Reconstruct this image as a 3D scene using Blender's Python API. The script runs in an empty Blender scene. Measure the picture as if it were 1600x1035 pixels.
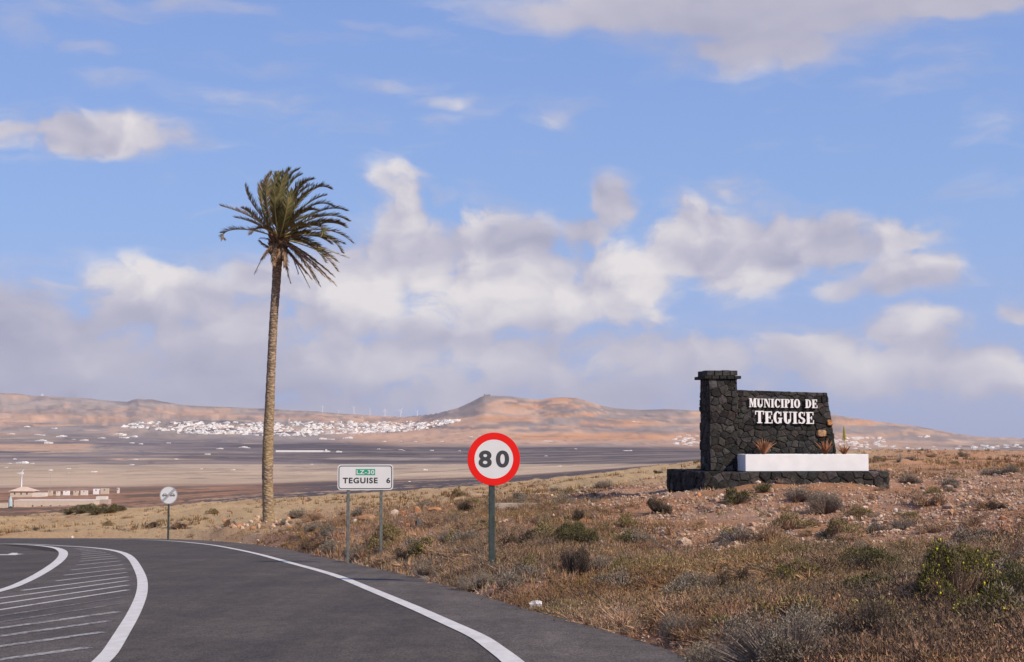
import bpy, math, random
import numpy as np
from mathutils import Vector, Matrix

# ------------------------------------------------------------------ view geometry
F = 2222.0                       # focal length in units of a 1600 wide picture (50 mm)
HOR = 680.0                      # row of the true horizon
PITCH = math.atan((HOR - 517.5) / F)
CAMZ = 1.3
sc = bpy.context.scene
col = sc.collection
random.seed(7)
rng = np.random.default_rng(7)

cam_d = bpy.data.cameras.new('camera')
cam_d.sensor_width = 36.0
cam_d.lens = 36.0 * F / 1600
cam_d.clip_start = 0.1
cam_d.clip_end = 60000
cam = bpy.data.objects.new('camera', cam_d)
col.objects.link(cam)
cam.location = (0, 0, CAMZ)
cam.rotation_euler = (math.pi / 2 + PITCH, 0, 0)
sc.camera = cam
sc.view_settings.view_transform = 'Standard'
sc.view_settings.look = 'None'
sc.view_settings.exposure = 0.0
sc.view_settings.gamma = 1.0
sc.view_settings.use_curve_mapping = False
sc.cycles.use_denoising = True
sc.cycles.max_bounces = 5
sc.cycles.volume_bounces = 0
sc.cycles.transparent_max_bounces = 8

SUN = Vector((0.63, -0.52, 0.61)).normalized()
sun_d = bpy.data.lights.new('sun', 'SUN')
sun_d.energy = 5.0
sun_d.angle = math.radians(0.5)
sun_d.color = (1.0, 0.89, 0.75)
sun = bpy.data.objects.new('sun', sun_d)
col.objects.link(sun)
sun.rotation_euler = SUN.to_track_quat('Z', 'Y').to_euler()
sun.location = (60, -50, 80)

def slope(row):
    "rise per metre of depth for a picture row (central column)"
    v = (517.5 - np.asarray(row, float)) / F
    return (math.sin(PITCH) + math.cos(PITCH) * v) / (math.cos(PITCH) - math.sin(PITCH) * v)
def side(px, row=700.0):
    v = (517.5 - row) / F
    return (px - 800.0) / F / (math.cos(PITCH) - math.sin(PITCH) * v)
def at(px, row, d):
    "the point seen at a picture position, d metres ahead"
    return Vector((side(px, row) * d, d, CAMZ + float(slope(row)) * d))

# ------------------------------------------------------------------ sky
world = bpy.data.worlds.new('World')
sc.world = world
world.use_nodes = True
wt = world.node_tree
wt.nodes.clear()
class NT:
    def __init__(s, tree): s.t = tree
    def n(s, typ, **kw):
        nd = s.t.nodes.new(typ)
        for k, v in kw.items(): setattr(nd, k, v)
        return nd
    def put(s, sock, v):
        if isinstance(v, bpy.types.NodeSocket): s.t.links.new(v, sock)
        elif v is not None: sock.default_value = v
    def m(s, op, a, b=None, c=None, clamp=False):
        nd = s.n('ShaderNodeMath', operation=op); nd.use_clamp = clamp
        s.put(nd.inputs[0], a); s.put(nd.inputs[1], b); s.put(nd.inputs[2], c)
        return nd.outputs[0]
    def v(s, op, a, b=None, c=None):
        nd = s.n('ShaderNodeVectorMath', operation=op)
        s.put(nd.inputs[0], a); s.put(nd.inputs[1], b); s.put(nd.inputs[2], c)
        return nd.outputs['Value'] if op in ('LENGTH', 'DISTANCE', 'DOT_PRODUCT') else nd.outputs[0]
    def rng(s, x, a, b, c=0.0, d=1.0, interp='SMOOTHSTEP'):
        nd = s.n('ShaderNodeMapRange', interpolation_type=interp)
        s.put(nd.inputs[0], x)
        for i, q in enumerate((a, b, c, d)): nd.inputs[i + 1].default_value = q
        return nd.outputs[0]
    def mix(s, f, a, b, mode='MIX'):
        nd = s.n('ShaderNodeMix', data_type='RGBA', blend_type=mode)
        s.put(nd.inputs[0], f)
        for i, q in ((6, a), (7, b)):
            if isinstance(q, tuple) and len(q) == 3: q = q + (1,)
            s.put(nd.inputs[i], q)
        return nd.outputs[2]
    def noise(s, vec, scale, detail=4, rough=0.5, dist=0.0, dims='3D'):
        nd = s.n('ShaderNodeTexNoise', noise_dimensions=dims)
        s.put(nd.inputs['Vector'], vec)
        nd.inputs['Scale'].default_value = scale; nd.inputs['Detail'].default_value = detail
        nd.inputs['Roughness'].default_value = rough; nd.inputs['Distortion'].default_value = dist
        return nd.outputs['Fac']
    def vor(s, vec, scale, feature='F1', out='Distance', rnd=1.0, dims='3D'):
        nd = s.n('ShaderNodeTexVoronoi', feature=feature, voronoi_dimensions=dims)
        s.put(nd.inputs['Vector'], vec); nd.inputs['Scale'].default_value = scale
        nd.inputs['Randomness'].default_value = rnd
        return nd.outputs[out]

W = NT(wt)
sky = W.n('ShaderNodeTexSky', sky_type='NISHITA')
sky.sun_disc = False
sky.sun_elevation = math.asin(SUN.z)
sky.sun_rotation = math.atan2(SUN.x, SUN.y)
sky.altitude = 300; sky.air_density = 1.0; sky.dust_density = 0.6; sky.ozone_density = 2.0
tc = W.n('ShaderNodeTexCoord').outputs['Generated']
sp = W.n('ShaderNodeSeparateXYZ'); wt.links.new(tc, sp.inputs[0])
az = W.m('ARCTAN2', sp.outputs[0], sp.outputs[1])
hyp = W.m('SQRT', W.m('ADD', W.m('MULTIPLY', sp.outputs[0], sp.outputs[0]), W.m('MULTIPLY', sp.outputs[1], sp.outputs[1])))
ev = W.m('DIVIDE', sp.outputs[2], W.m('MAXIMUM', hyp, 0.02))
cb = W.n('ShaderNodeCombineXYZ'); wt.links.new(az, cb.inputs[0]); wt.links.new(ev, cb.inputs[1])
uv = cb.outputs[0]
def blob_sum(blobs, coord, mode='MAXIMUM', soft=1.0):
    acc = None
    for (px, row, rx, ry, amp) in blobs:
        s_ = side(px, row); e_ = float(slope(row))
        a0 = math.atan(s_); e0 = e_ / math.hypot(1, s_)
        q = W.v('MULTIPLY', W.v('SUBTRACT', coord, (a0, e0, 0)), (F / rx, F / ry, 0))
        r = W.v('LENGTH', q)
        f = W.rng(r, 1.50, 0.15, 0.0, amp)
        acc = f if acc is None else W.m(mode, acc, f)
    return acc
# a slow warp makes the edges of the banks wander
wn = W.n('ShaderNodeTexNoise', noise_dimensions='2D'); wt.links.new(uv, wn.inputs['Vector'])
wn.inputs['Scale'].default_value = 17; wn.inputs['Detail'].default_value = 3
warp = W.v('MULTIPLY', W.v('SUBTRACT', wn.outputs['Color'], (0.5, 0.5, 0.5)), (0.042, 0.022, 0))
uvw = W.v('ADD', uv, warp)
CUMULUS = [  # px, row, half width, half height, weight
 (40, 540, 260, 110, 1), (215, 470, 130, 80, 1), (330, 520, 200, 110, 1), (420, 450, 90, 60, .8), (560, 480, 160, 120, 1),
 (615, 320, 68, 78, 1), (640, 420, 130, 100, 1), (760, 380, 120, 78, 1), (800, 460, 220, 90, 1), (950, 320, 46, 58, .85),
 (905, 375, 70, 45, .8), (960, 440, 150, 78, 1), (1080, 375, 90, 78, 1), (1170, 400, 120, 84, 1), (1290, 375, 130, 52, 1),
 (1400, 365, 95, 42, .95), (1150, 300, 55, 34, .55), (1420, 425, 95, 44, .9), (1330, 445, 70, 26, .6), (1000, 500, 120, 40, .7),
 (700, 560, 500, 75, .85), (200, 590, 520, 80, .95), (1060, 560, 200, 60, .8), (1290, 560, 160, 58, .9), (1430, 520, 85, 45, 1),
 (1400, 575, 210, 55, .9), (1590, 590, 90, 40, .9), (1590, 485, 38, 26, .7), (1540, 560, 80, 40, .7), (250, 650, 560, 60, .9), (800, 620, 400, 70, .75), (1200, 600, 300, 40, .5),
 (165, 208, 150, 42, .9), (50, 214, 140, 36, .9), (255, 222, 70, 26, .5), (30, 50, 70, 34, .45), (120, 78, 60, 14, .4), (300, 8, 110, 22, .55),
 (400, 152, 190, 34, .42), (400, 104, 110, 26, .38), (550, 190, 80, 44, .40), (600, 128, 100, 20, .42), (720, 155, 90, 20, .50), (865, 184, 60, 34, .48), (690, 185, 40, 22, .35),
 (185, 128, 90, 22, .38), (250, 272, 36, 30, .36), (610, 50, 120, 12, .36), (130, 12, 160, 26, .40), (480, 60, 120, 18, .30), (20, 160, 60, 18, .36), (1440, 105, 140, 60, .34), (1540, 190, 90, 50, .28), (1510, 300, 50, 26, .3), (1180, 0, 430, 84, 1.0), (1200, 70, 170, 62, .85), (960, 22, 280, 56, .75),
 (1480, 5, 230, 30, .85), (1470, 120, 100, 36, .3), (80, 445, 110, 20, .5)]
mask = blob_sum(CUMULUS, uvw)
# the rest of the sky carries the same broken cloud, denser towards the horizon
inview = W.m('MULTIPLY', W.rng(W.m('ABSOLUTE', az), 0.50, 0.36), W.rng(ev, 0.46, 0.33))
gen = W.m('MULTIPLY', W.rng(W.noise(tc, 2.3, 3), 0.48, 0.72), 0.9)
low = W.m('MULTIPLY', W.rng(ev, 0.13, 0.03), 0.8)
gen = W.m('MULTIPLY', W.m('MAXIMUM', gen, low), W.m('SUBTRACT', 1.0, inview))
mask = W.m('MAXIMUM', mask, gen)
nz = W.v('MULTIPLY', uvw, (1.0, 1.5, 1.0))
n3 = W.noise(nz, 6.0, 2, 0.5, dims='2D')
fine = W.n('ShaderNodeTexNoise', noise_dimensions='2D'); W.put(fine.inputs['Vector'], nz); fine.inputs['Scale'].default_value = 34; fine.inputs['Detail'].default_value = 5; fine.inputs['Roughness'].default_value = .62
nzw = W.v('ADD', nz, W.v('MULTIPLY', W.v('SUBTRACT', fine.outputs['Color'], (0.5, 0.5, 0.5)), (0.020, 0.020, 0.02)))
def billow(off):
    "rounded heads of several sizes"
    c = W.v('ADD', nzw, off) if off else nzw
    b1 = W.vor(c, 17, 'SMOOTH_F1', dims='2D'); b2 = W.vor(c, 43, 'F1', dims='2D')
    return W.m('ADD', W.m('MULTIPLY', W.m('SUBTRACT', 0.62, b1), 0.85), W.m('MULTIPLY', W.m('SUBTRACT', 0.62, b2), 0.40))
b0 = billow(None); bS = billow((0.012, 0.018, 0.0))
n1 = W.m('ADD', W.m('MULTIPLY', b0, 0.55), W.m('MULTIPLY', fine.outputs['Fac'], 0.62))
puff = W.m('MULTIPLY', W.rng(mask, 0.25, 0.55), W.rng(ev, 0.29, 0.20, 0.35, 1.0))                  # thin wisps stay streaky, thick banks get heads
wis = W.noise(W.v('MULTIPLY', uvw, (0.55, 2.6, 1.0)), 24, 5, 0.62, 0.3, dims='2D')
dens = W.m('ADD', mask, W.m('ADD', W.m('MULTIPLY', W.m('MULTIPLY', W.m('SUBTRACT', n1, 0.45), puff), 1.7), W.m('MULTIPLY', W.m('MULTIPLY', W.m('SUBTRACT', wis, 0.42), W.m('SUBTRACT', 1.0, W.rng(mask, 0.25, 0.55))), 1.3)))
alpha = W.rng(dens, 0.18, 0.78)
thick = W.rng(mask, 0.20, 0.70, 0.30, 1.0)
alpha = W.m('MULTIPLY', alpha, thick)
BRIGHT = [(610, 285, 60, 50, 1), (210, 425, 100, 50, .9), (975, 415, 80, 60, 1), (1050, 345, 60, 45, 1), (640, 455, 180, 60, 1), (880, 465, 230, 55, 1),
 (1430, 505, 50, 22, 1), (1350, 565, 90, 35, .9), (1590, 580, 60, 30, .9), (220, 200, 60, 24, .7), (560, 580, 220, 26, .3), (1180, 440, 90, 40, .55), (740, 330, 60, 30, .5), (1420, 410, 60, 24, .4)]
DARK = [(690, 375, 100, 40, .8), (790, 385, 100, 30, .8), (60, 520, 240, 60, 1), (350, 560, 260, 50, .8), (1100, 410, 50, 40, .5), (1290, 390, 120, 30, .7), (1420, 455, 90, 18, .8),
 (905, 370, 40, 40, .6), (300, 620, 460, 34, 1), (800, 530, 280, 30, .6), (900, 620, 400, 40, .7), (1450, 545, 90, 16, .6), (1200, 40, 400, 80, 1.0), (1450, 635, 300, 26, .8), (440, 500, 90, 50, .5)]
br = blob_sum(BRIGHT, uvw); dk = blob_sum(DARK, uvw)
relief = W.m('ADD', W.m('MULTIPLY', W.m('SUBTRACT', b0, bS), 0.85), W.m('MULTIPLY', W.m('SUBTRACT', fine.outputs['Fac'], 0.5), 0.55))
relief = W.m('MULTIPLY', relief, W.m('MULTIPLY', W.rng(ev, 0.03, 0.13, 0.35, 0.9), W.rng(ev, 0.28, 0.19, 0.25, 1.0)))
lit = W.m('ADD', W.m('ADD', 0.50, relief), W.m('MULTIPLY', W.m('SUBTRACT', n3, 0.5), 0.7))
lit = W.m('ADD', lit, W.m('SUBTRACT', W.m('MULTIPLY', br, 0.38), W.m('MULTIPLY', dk, 0.27)))
lit = W.m('MINIMUM', W.m('MAXIMUM', lit, 0.0), 1.0)
ramp = W.n('ShaderNodeValToRGB'); wt.links.new(lit, ramp.inputs[0])
er = ramp.color_ramp
er.elements[0].position = 0.0; er.elements[0].color = (.42, .42, .55, 1)
er.elements[1].position = 1.0; er.elements[1].color = (.84, .80, .80, 1)
e = er.elements.new(0.45); e.color = (.56, .545, .645, 1)
cloudcol = W.v('MULTIPLY', ramp.outputs[0], (10, 10, 10))
# hue of the clear sky: a violet-leaning blue, paler towards the horizon
skyc = W.v('MULTIPLY', sky.outputs[0], (0.95, 0.97, 1.35))
sr = W.n('ShaderNodeValToRGB'); wt.links.new(W.rng(ev, 0.0, 0.5, 0, 1, 'LINEAR'), sr.inputs[0])
r_ = sr.color_ramp
r_.elements[0].position = 0.0; r_.elements[0].color = (.40, .46, .69, 1)
r_.elements[1].position = 1.0; r_.elements[1].color = (.18, .31, .68, 1)
for p_, c_ in ((.12, (.355, .47, .78, 1)), (.28, (.305, .47, .81, 1)), (.62, (.24, .385, .76, 1))):
    r_.elements.new(p_).color = c_
skyc = W.mix(0.8, skyc, W.v('MULTIPLY', sr.outputs[0], (10, 10, 10)))
final = W.mix(alpha, skyc, cloudcol)
bg = W.n('ShaderNodeBackground'); wt.links.new(final, bg.inputs[0]); bg.inputs[1].default_value = 0.1
wo = W.n('ShaderNodeOutputWorld'); wt.links.new(bg.outputs[0], wo.inputs[0])
world.cycles.sampling_method = 'MANUAL'
world.cycles.sample_map_resolution = 512

# ------------------------------------------------------------------ helpers
def link(name, me, parent=None, mat=None, label=None, cat=None, group=None, kind=None):
    o = bpy.data.objects.new(name, me); col.objects.link(o)
    if parent is not None: o.parent = parent
    if mat is not None and me is not None and not me.materials: me.materials.append(mat)
    for k, v in (('label', label), ('category', cat), ('group', group), ('kind', kind)):
        if v: o[k] = v
    return o
def empty(name, loc, rz=0, **kw):
    o = link(name, None, **kw); o.location = loc; o.rotation_euler = (0, 0, rz); o.empty_display_size = .2
    return o
def mesh(name, V, Fc, smooth=False, cols=None):
    me = bpy.data.meshes.new(name)
    me.from_pydata([tuple(map(float, v)) for v in V], [], [tuple(int(i) for i in f) for f in Fc])
    if smooth: me.shade_smooth()
    if cols is not None:
        a = me.color_attributes.new('Col', 'FLOAT_COLOR', 'POINT')
        c = np.ones((len(V), 4), np.float32); c[:, :3] = cols
        a.data.foreach_set('color', c.ravel())
    me.update(); return me
def fastmesh(name, V, Q, cols=None, smooth=False):
    "V (n,3), Q (m,k) arrays"
    V = np.ascontiguousarray(V, np.float32); Q = np.ascontiguousarray(Q, np.int32); k = Q.shape[1]
    me = bpy.data.meshes.new(name)
    me.vertices.add(len(V)); me.vertices.foreach_set('co', V.ravel())
    me.loops.add(Q.size); me.loops.foreach_set('vertex_index', Q.ravel())
    me.polygons.add(len(Q)); me.polygons.foreach_set('loop_start', np.arange(0, Q.size, k, dtype=np.int32))
    me.update(calc_edges=True)
    if cols is not None:
        a = me.color_attributes.new('Col', 'FLOAT_COLOR', 'POINT')
        c = np.ones((len(V), 4), np.float32); c[:, :cols.shape[1]] = cols
        a.data.foreach_set('color', c.ravel())
    if smooth: me.shade_smooth()
    return me
class MB:
    def __init__(s): s.V = []; s.F = []
    def add(s, V, Fc):
        b = len(s.V); s.V += [tuple(v) for v in V]; s.F += [tuple(b + i for i in f) for f in Fc]; return s
    def box(s, x0, x1, y0, y1, z0, z1, bev=0):
        if bev <= 0:
            V = [(x, y, z) for z in (z0, z1) for (x, y) in ((x0, y0), (x1, y0), (x1, y1), (x0, y1))]
            return s.add(V, [(3, 2, 1, 0), (4, 5, 6, 7), (0, 1, 5, 4), (1, 2, 6, 5), (2, 3, 7, 6), (3, 0, 4, 7)])
        b = bev; ring = [(x0 + b, y0), (x1 - b, y0), (x1, y0 + b), (x1, y1 - b), (x1 - b, y1), (x0 + b, y1), (x0, y1 - b), (x0, y0 + b)]
        return s.prism(ring, z0, z1)
    def prism(s, ring, z0, z1):
        n = len(ring)
        V = [(x, y, z0) for x, y in ring] + [(x, y, z1) for x, y in ring]
        return s.add(V, [tuple(range(n))[::-1], tuple(range(n, 2 * n))] + [(i, (i + 1) % n, n + (i + 1) % n, n + i) for i in range(n)])
    def tube(s, pts, rad, n=8, cap=True):
        pts = [Vector(p) for p in pts]
        if not hasattr(rad, '__len__'): rad = [rad] * len(pts)
        b = len(s.V); up = Vector((0.3, 1, 0.1)).normalized()
        for i, p in enumerate(pts):
            d = (pts[min(i + 1, len(pts) - 1)] - pts[max(i - 1, 0)]).normalized()
            x = d.cross(up).normalized(); y = d.cross(x)
            for k in range(n):
                a = 2 * math.pi * k / n
                s.V.append(tuple(p + x * math.cos(a) * rad[i] + y * math.sin(a) * rad[i]))
        for i in range(len(pts) - 1):
            for k in range(n):
                s.F.append((b + i * n + k, b + i * n + (k + 1) % n, b + (i + 1) * n + (k + 1) % n, b + (i + 1) * n + k))
        if cap:
            s.F.append(tuple(b + k for k in range(n))[::-1]); s.F.append(tuple(b + (len(pts) - 1) * n + k for k in range(n)))
        return s
    def build(s, name, mat, parent=None, smooth=False, **kw):
        me = mesh(name, s.V, s.F, smooth)
        if smooth: 
            try: me.set_sharp_from_angle(angle=math.radians(40))
            except Exception: pass
        return link(name, me, parent, mat, **kw)

def hash2(i, j, seed):
    h = (i.astype(np.int64) * 374761393 + j.astype(np.int64) * 668265263 + seed * 974634777) & 0x7fffffff
    h = ((h ^ (h >> 13)) * 1274126177) & 0x7fffffff
    return ((h ^ (h >> 16)) & 0xffffff) / float(0xffffff)
def vnoise(x, y, seed=0):
    i = np.floor(x); j = np.floor(y); fx = x - i; fy = y - j
    fx = fx * fx * (3 - 2 * fx); fy = fy * fy * (3 - 2 * fy)
    a = hash2(i, j, seed); b = hash2(i + 1, j, seed); c = hash2(i, j + 1, seed); d = hash2(i + 1, j + 1, seed)
    return (a * (1 - fx) + b * fx) * (1 - fy) + (c * (1 - fx) + d * fx) * fy
def fbm(x, y, oct=5, seed=0, gain=.5):
    s = 0; a = 1; t = 0
    for k in range(oct):
        s = s + a * vnoise(x * 2 ** k + 17.3 * k, y * 2 ** k - 9.1 * k, seed + k); t += a; a *= gain
    return s / t
def sst(x, a, b):
    t = np.clip((np.asarray(x, float) - a) / (b - a), 0, 1); return t * t * (3 - 2 * t)

# ------------------------------------------------------------------ the road in plan
S = -float(slope(803.0))                      # the road falls 5.5 cm per metre ahead
def plane(y): return -S * np.asarray(y, float)
def onroad(px, row):
    "plan position of a picture point lying on the road"
    d = CAMZ / (-float(slope(row)) - S)
    return (side(px, row) * d, d)
def smooth_line(pts, step=0.5, closed=False):
    P = np.array(pts, float)
    for _ in range(3):                        # corner cutting
        Q = [P[0]]
        for a, b in zip(P[:-1], P[1:]): Q += [a * .75 + b * .25, a * .25 + b * .75]
        Q.append(P[-1]); P = np.array(Q)
    L = np.r_[0, np.cumsum(np.hypot(*np.diff(P, axis=0).T))]
    t = np.linspace(0, L[-1], max(8, int(L[-1] / step)))
    return np.c_[np.interp(t, L, P[:, 0]), np.interp(t, L, P[:, 1])]
def from_px(l): return [onroad(*p) for p in l]
edge_px = [(1090, 1035), (1015, 1006), (925, 980), (800, 946), (750, 930), (650, 902.5), (575, 886), (500, 870), (450, 858), (400, 851.5), (350, 846.5), (300, 843.5), (250, 842), (170, 841.3), (90, 841.1), (0, 841)]
EDGE = smooth_line([(2.6, 2.0), (2.2, 6.0), (1.95, 9.5)] + from_px(edge_px) + [(-40, 77.5), (-60, 80), (-90, 84)], 0.6)
LEFT = [(-90, 66), (-60, 62), (-45, 59), (-26, 54), (-19.5, 45), (-16, 35), (-13.5, 25), (-13, 15), (-12.5, 5), (-12.5, -20), (3.2, -20)]
ROADPOLY = np.array(list(map(tuple, EDGE)) + LEFT)
def in_poly(x, y, P):
    r = np.zeros(x.shape, bool); n = len(P)
    for i in range(n):
        x0, y0 = P[i]; x1, y1 = P[(i + 1) % n]
        if y0 == y1: continue
        c = ((y0 > y) != (y1 > y)) & (x < (x1 - x0) * (y - y0) / (y1 - y0) + x0)
        r ^= c
    return r
def dist_line(x, y, P):
    best = np.full(x.shape, 1e9)
    for (x0, y0), (x1, y1) in zip(P[:-1], P[1:]):
        dx, dy = x1 - x0, y1 - y0; l = dx * dx + dy * dy
        t = np.clip(((x - x0) * dx + (y - y0) * dy) / l, 0, 1)
        best = np.minimum(best, (x - x0 - t * dx) ** 2 + (y - y0 - t * dy) ** 2)
    return np.sqrt(best)
def road_dist(x, y):
    "metres outside the asphalt (negative inside)"
    x = np.asarray(x, float); y = np.asarray(y, float)
    near = (y < 110) & (y > -30) & (np.abs(x) < 120)
    out = np.full(x.shape, 60.0)
    if near.any():
        xs, ys = x[near], y[near]
        P = np.array(list(map(tuple, EDGE[::2])) + LEFT + [tuple(EDGE[0])])
        d = dist_line(xs, ys, P)
        d = np.where(in_poly(xs, ys, ROADPOLY), -d, d)
        out[near] = d
    return out

# ------------------------------------------------------------------ the land
T = {  # picture column -> (metres ahead, picture row) of the ground
 -300: [(20, 930), (40, 872), (60, 850), (80, 838), (110, 825), (150, 816), (350, 804), (600, 798), (800, 772), (1100, 757), (1600, 740), (2400, 724), (3600, 704), (5000, 688)],
 0: [(40, 873), (60, 851), (78, 838), (105, 827), (150, 815.5), (350, 803), (600, 797), (800, 772), (1100, 757), (1600, 740), (2400, 724), (3600, 704), (5000, 688)],
 200: [(40, 875), (60, 851), (76, 836), (100, 821), (150, 801), (200, 797), (350, 797), (600, 791), (800, 772), (1100, 757), (1600, 740), (2400, 724), (3600, 704), (5000, 688)],
 400: [(40, 876), (56, 853), (75, 813), (100, 801), (180, 783), (350, 780), (600, 771), (800, 764), (1100, 755), (1600, 740), (2400, 724), (3600, 706), (5000, 690)],
 600: [(25, 920), (34, 885), (38, 850), (45, 828), (60, 803), (100, 786), (180, 772), (350, 770), (600, 762), (1100, 750), (1600, 739), (2400, 724), (3600, 706), (5000, 690)],
 800: [(20, 948), (26.5, 879), (31, 850), (40, 812), (60, 786), (100, 771), (180, 757.5), (350, 757), (600, 752), (1100, 745), (1600, 735), (2400, 722), (3600, 706), (5000, 692)],
 1000: [(14, 1003), (20, 930), (30, 870), (38, 828), (46, 790), (53, 770), (62, 763), (100, 743), (180, 733), (350, 734), (600, 733), (1100, 730), (1600, 725), (2400, 716), (3600, 704), (5000, 694)],
 1100: [(12, 1030), (20, 916), (30, 856), (38, 818), (44, 783), (49, 764), (58, 755), (80, 741), (120, 727), (180, 722), (350, 723), (1100, 722), (2400, 714), (3600, 704), (5000, 695)],
 1200: [(11, 1038), (20, 905), (30, 848), (38, 806), (45, 770), (48.5, 757), (52, 752), (58, 747), (80, 735), (120, 718), (180, 710), (350, 712), (1100, 714), (2400, 710), (3600, 706), (5000, 700)],
 1400: [(10, 1037), (20, 888), (30, 832), (38, 796), (45, 768), (52, 755), (60, 745), (80, 731), (120, 713), (180, 703.5), (250, 705), (400, 712), (1100, 716), (2400, 711), (3600, 707), (5000, 702)],
 1600: [(9, 1037), (20, 862), (30, 802), (42, 768), (52, 752), (60, 743), (80, 730), (120, 715), (180, 707.5), (250, 710), (400, 716), (1100, 718), (2400, 713), (3600, 709), (5000, 704)],
 1900: [(9, 1010), (20, 850), (30, 795), (42, 760), (52, 748), (60, 740), (80, 728), (120, 714), (180, 708), (250, 711), (400, 718), (1100, 719), (2400, 714), (3600, 710), (5000, 706)],
}
SKYL = [(-300, 622), (-120, 618), (0, 613.5), (25, 614.5), (62, 618), (110, 621), (150, 624), (200, 627), (208, 624), (216, 622.5), (226, 624), (238, 624), (255, 628), (275, 631), (325, 634.5), (400, 638), (480, 641), (530, 645.5), (585, 649.5), (630, 651.5),
        (680, 646), (717, 637), (735, 629), (750, 621), (757, 618.5), (775, 618.5), (800, 619.5), (820, 622), (842, 624), (860, 621), (880, 620), (900, 621), (925, 628), (940, 633), (960, 636.5), (1000, 639), (1050, 639.5), (1090, 641), (1150, 640), (1220, 641), (1300, 648), (1340, 653), (1400, 661), (1450, 669), (1500, 678), (1540, 683), (1580, 684), (1640, 688), (1900, 694)]
NPX = np.arange(-300, 1901, 10.0); LD = np.linspace(math.log(1.0), math.log(5000), 400)
cols_ = sorted(T); tab = np.zeros((len(cols_), len(LD)))
for i, c in enumerate(cols_):
    pts = T[c]; ld = np.log([p[0] for p in pts])
    # work in height above the road plane near by, so that the ground stays with the road
    zz = np.array([slope(p[1]) * p[0] for p in pts])
    zr = zz + CAMZ + S * np.array([p[0] for p in pts])
    dd_ = np.exp(LD)
    row_i = np.interp(LD, ld, [p[1] for p in pts])
    k = np.exp(-0.5 * (np.arange(-12, 13) / 5.0) ** 2); k /= k.sum()
    row_s = np.convolve(np.pad(row_i, 12, 'edge'), k, 'valid')
    z_i = slope(row_s) * dd_
    z_near = zr[0] - CAMZ - S * dd_
    w = sst(LD, ld[0] - .05, ld[0] + .25)
    tab[i] = z_near * (1 - w) + z_i * w
TAB = np.zeros((len(NPX), len(LD)))
for j in range(len(LD)):
    TAB[:, j] = np.interp(NPX, cols_, tab[:, j])
kk = np.exp(-0.5 * (np.arange(-10, 11) / 4.0) ** 2); kk /= kk.sum()
TAB = np.apply_along_axis(lambda a: np.convolve(np.pad(a, 10, 'edge'), kk, 'valid'), 0, TAB)
def skyline(px): return np.interp(px, [p[0] for p in SKYL], [p[1] for p in SKYL])
def ridge_d(px): return np.interp(px, [-300, 560, 640, 700, 1000, 1300, 1900], [10500, 10000, 8600, 7400, 7300, 7600, 7800])
def far_row(px, d):
    "picture row of the land beyond 5 km"
    r5 = np.interp(px, [-300, 400, 1000, 1400, 1900], [688, 690, 694, 702, 706])
    rd = ridge_d(px); t = np.clip((np.log(np.maximum(d, 1)) - math.log(5000)) / (np.log(rd) - math.log(5000)), 0, 1)
    sk = skyline(px)
    f = t ** 1.15
    r = r5 * (1 - f) + sk * f
    return r
def land(x, y, detail=True):
    x = np.asarray(x, float); y = np.asarray(y, float)
    r = np.hypot(x, y); d = np.maximum(y, 0.5 * r); d = np.maximum(d, 1.0)
    px = 800 + F * np.where(y > 0, x / np.maximum(y, 1e-3), np.sign(x) * 1e6)
    px = np.clip(px, -300, 1900)
    back = sst(np.where(r > 0, -y / np.maximum(r, 1e-6), 0), 0.2, 0.95); px = px * (1 - back) + 800 * back
    ld = np.log(np.minimum(d, 4999)); jf = np.clip((ld - LD[0]) / (LD[1] - LD[0]), 0, len(LD) - 1.001); j = jf.astype(int); fj = jf - j
    i_f = np.clip((px + 300) / 10, 0, len(NPX) - 1.001); i = i_f.astype(int); fi = i_f - i
    z = (TAB[i, j] * (1 - fj) + TAB[i, j + 1] * fj) * (1 - fi) + (TAB[i + 1, j] * (1 - fj) + TAB[i + 1, j + 1] * fj) * fi
    z = np.where(d < 5000, z, slope(far_row(px, d)) * d)
    rd = ridge_d(px)
    z = np.where(d > rd, z - (d - rd) * 0.10 - 1, z)
    z = z + CAMZ
    if detail:
        near = r < 400
        bump = (fbm(x * .28, y * .28, 4, 3) - .5) * np.interp(r, [0, 30, 120, 400], [.55, .55, .9, 1.5]) + (fbm(x * 1.6, y * 1.6, 3, 9) - .5) * .16
        g = sst(r, 150, 1500)
        rel = (1 - np.abs(2 * fbm(x / 700, y / 700, 5, 21, .55) - 1))
        hills = (rel - .75) * np.interp(r, [0, 1500, 5200, 6500, 9000, 12000], [0, 3, 8, 60, 100, 110]) * (1 - sst(np.abs(d - rd), 900, 0) * .93)
        z = z + bump * (1 - g) + hills * g
    s = road_dist(x, y)
    pl = plane(y)
    w = sst(s, 0.0, 1.1)
    z = np.where(s < 60, pl * (1 - w) + z * w, z)
    z = np.where(s <= 0.25, pl - 0.07 * sst(-s, -0.25, 0.0), z)
    return z
def lz(x, y): return float(land(np.array([x]), np.array([y]))[0])
def ground_at(px, row, dmin=8.0, dmax=9000):
    "first point of the ground seen at a picture position"
    d = np.exp(np.linspace(math.log(dmin), math.log(dmax), 1500)); sl = float(slope(row)); sx = side(px, row)
    z = land(sx * d, d); ray = CAMZ + sl * d
    h = np.nonzero(z >= ray)[0]
    k = h[0] if len(h) else len(d) - 1
    if k > 0 and len(h):
        a, b = z[k - 1] - ray[k - 1], z[k] - ray[k]; t = -a / (b - a) if b != a else 0
        dd = d[k - 1] + (d[k] - d[k - 1]) * t
    else: dd = d[k]
    return Vector((sx * dd, dd, CAMZ + sl * dd))

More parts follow.
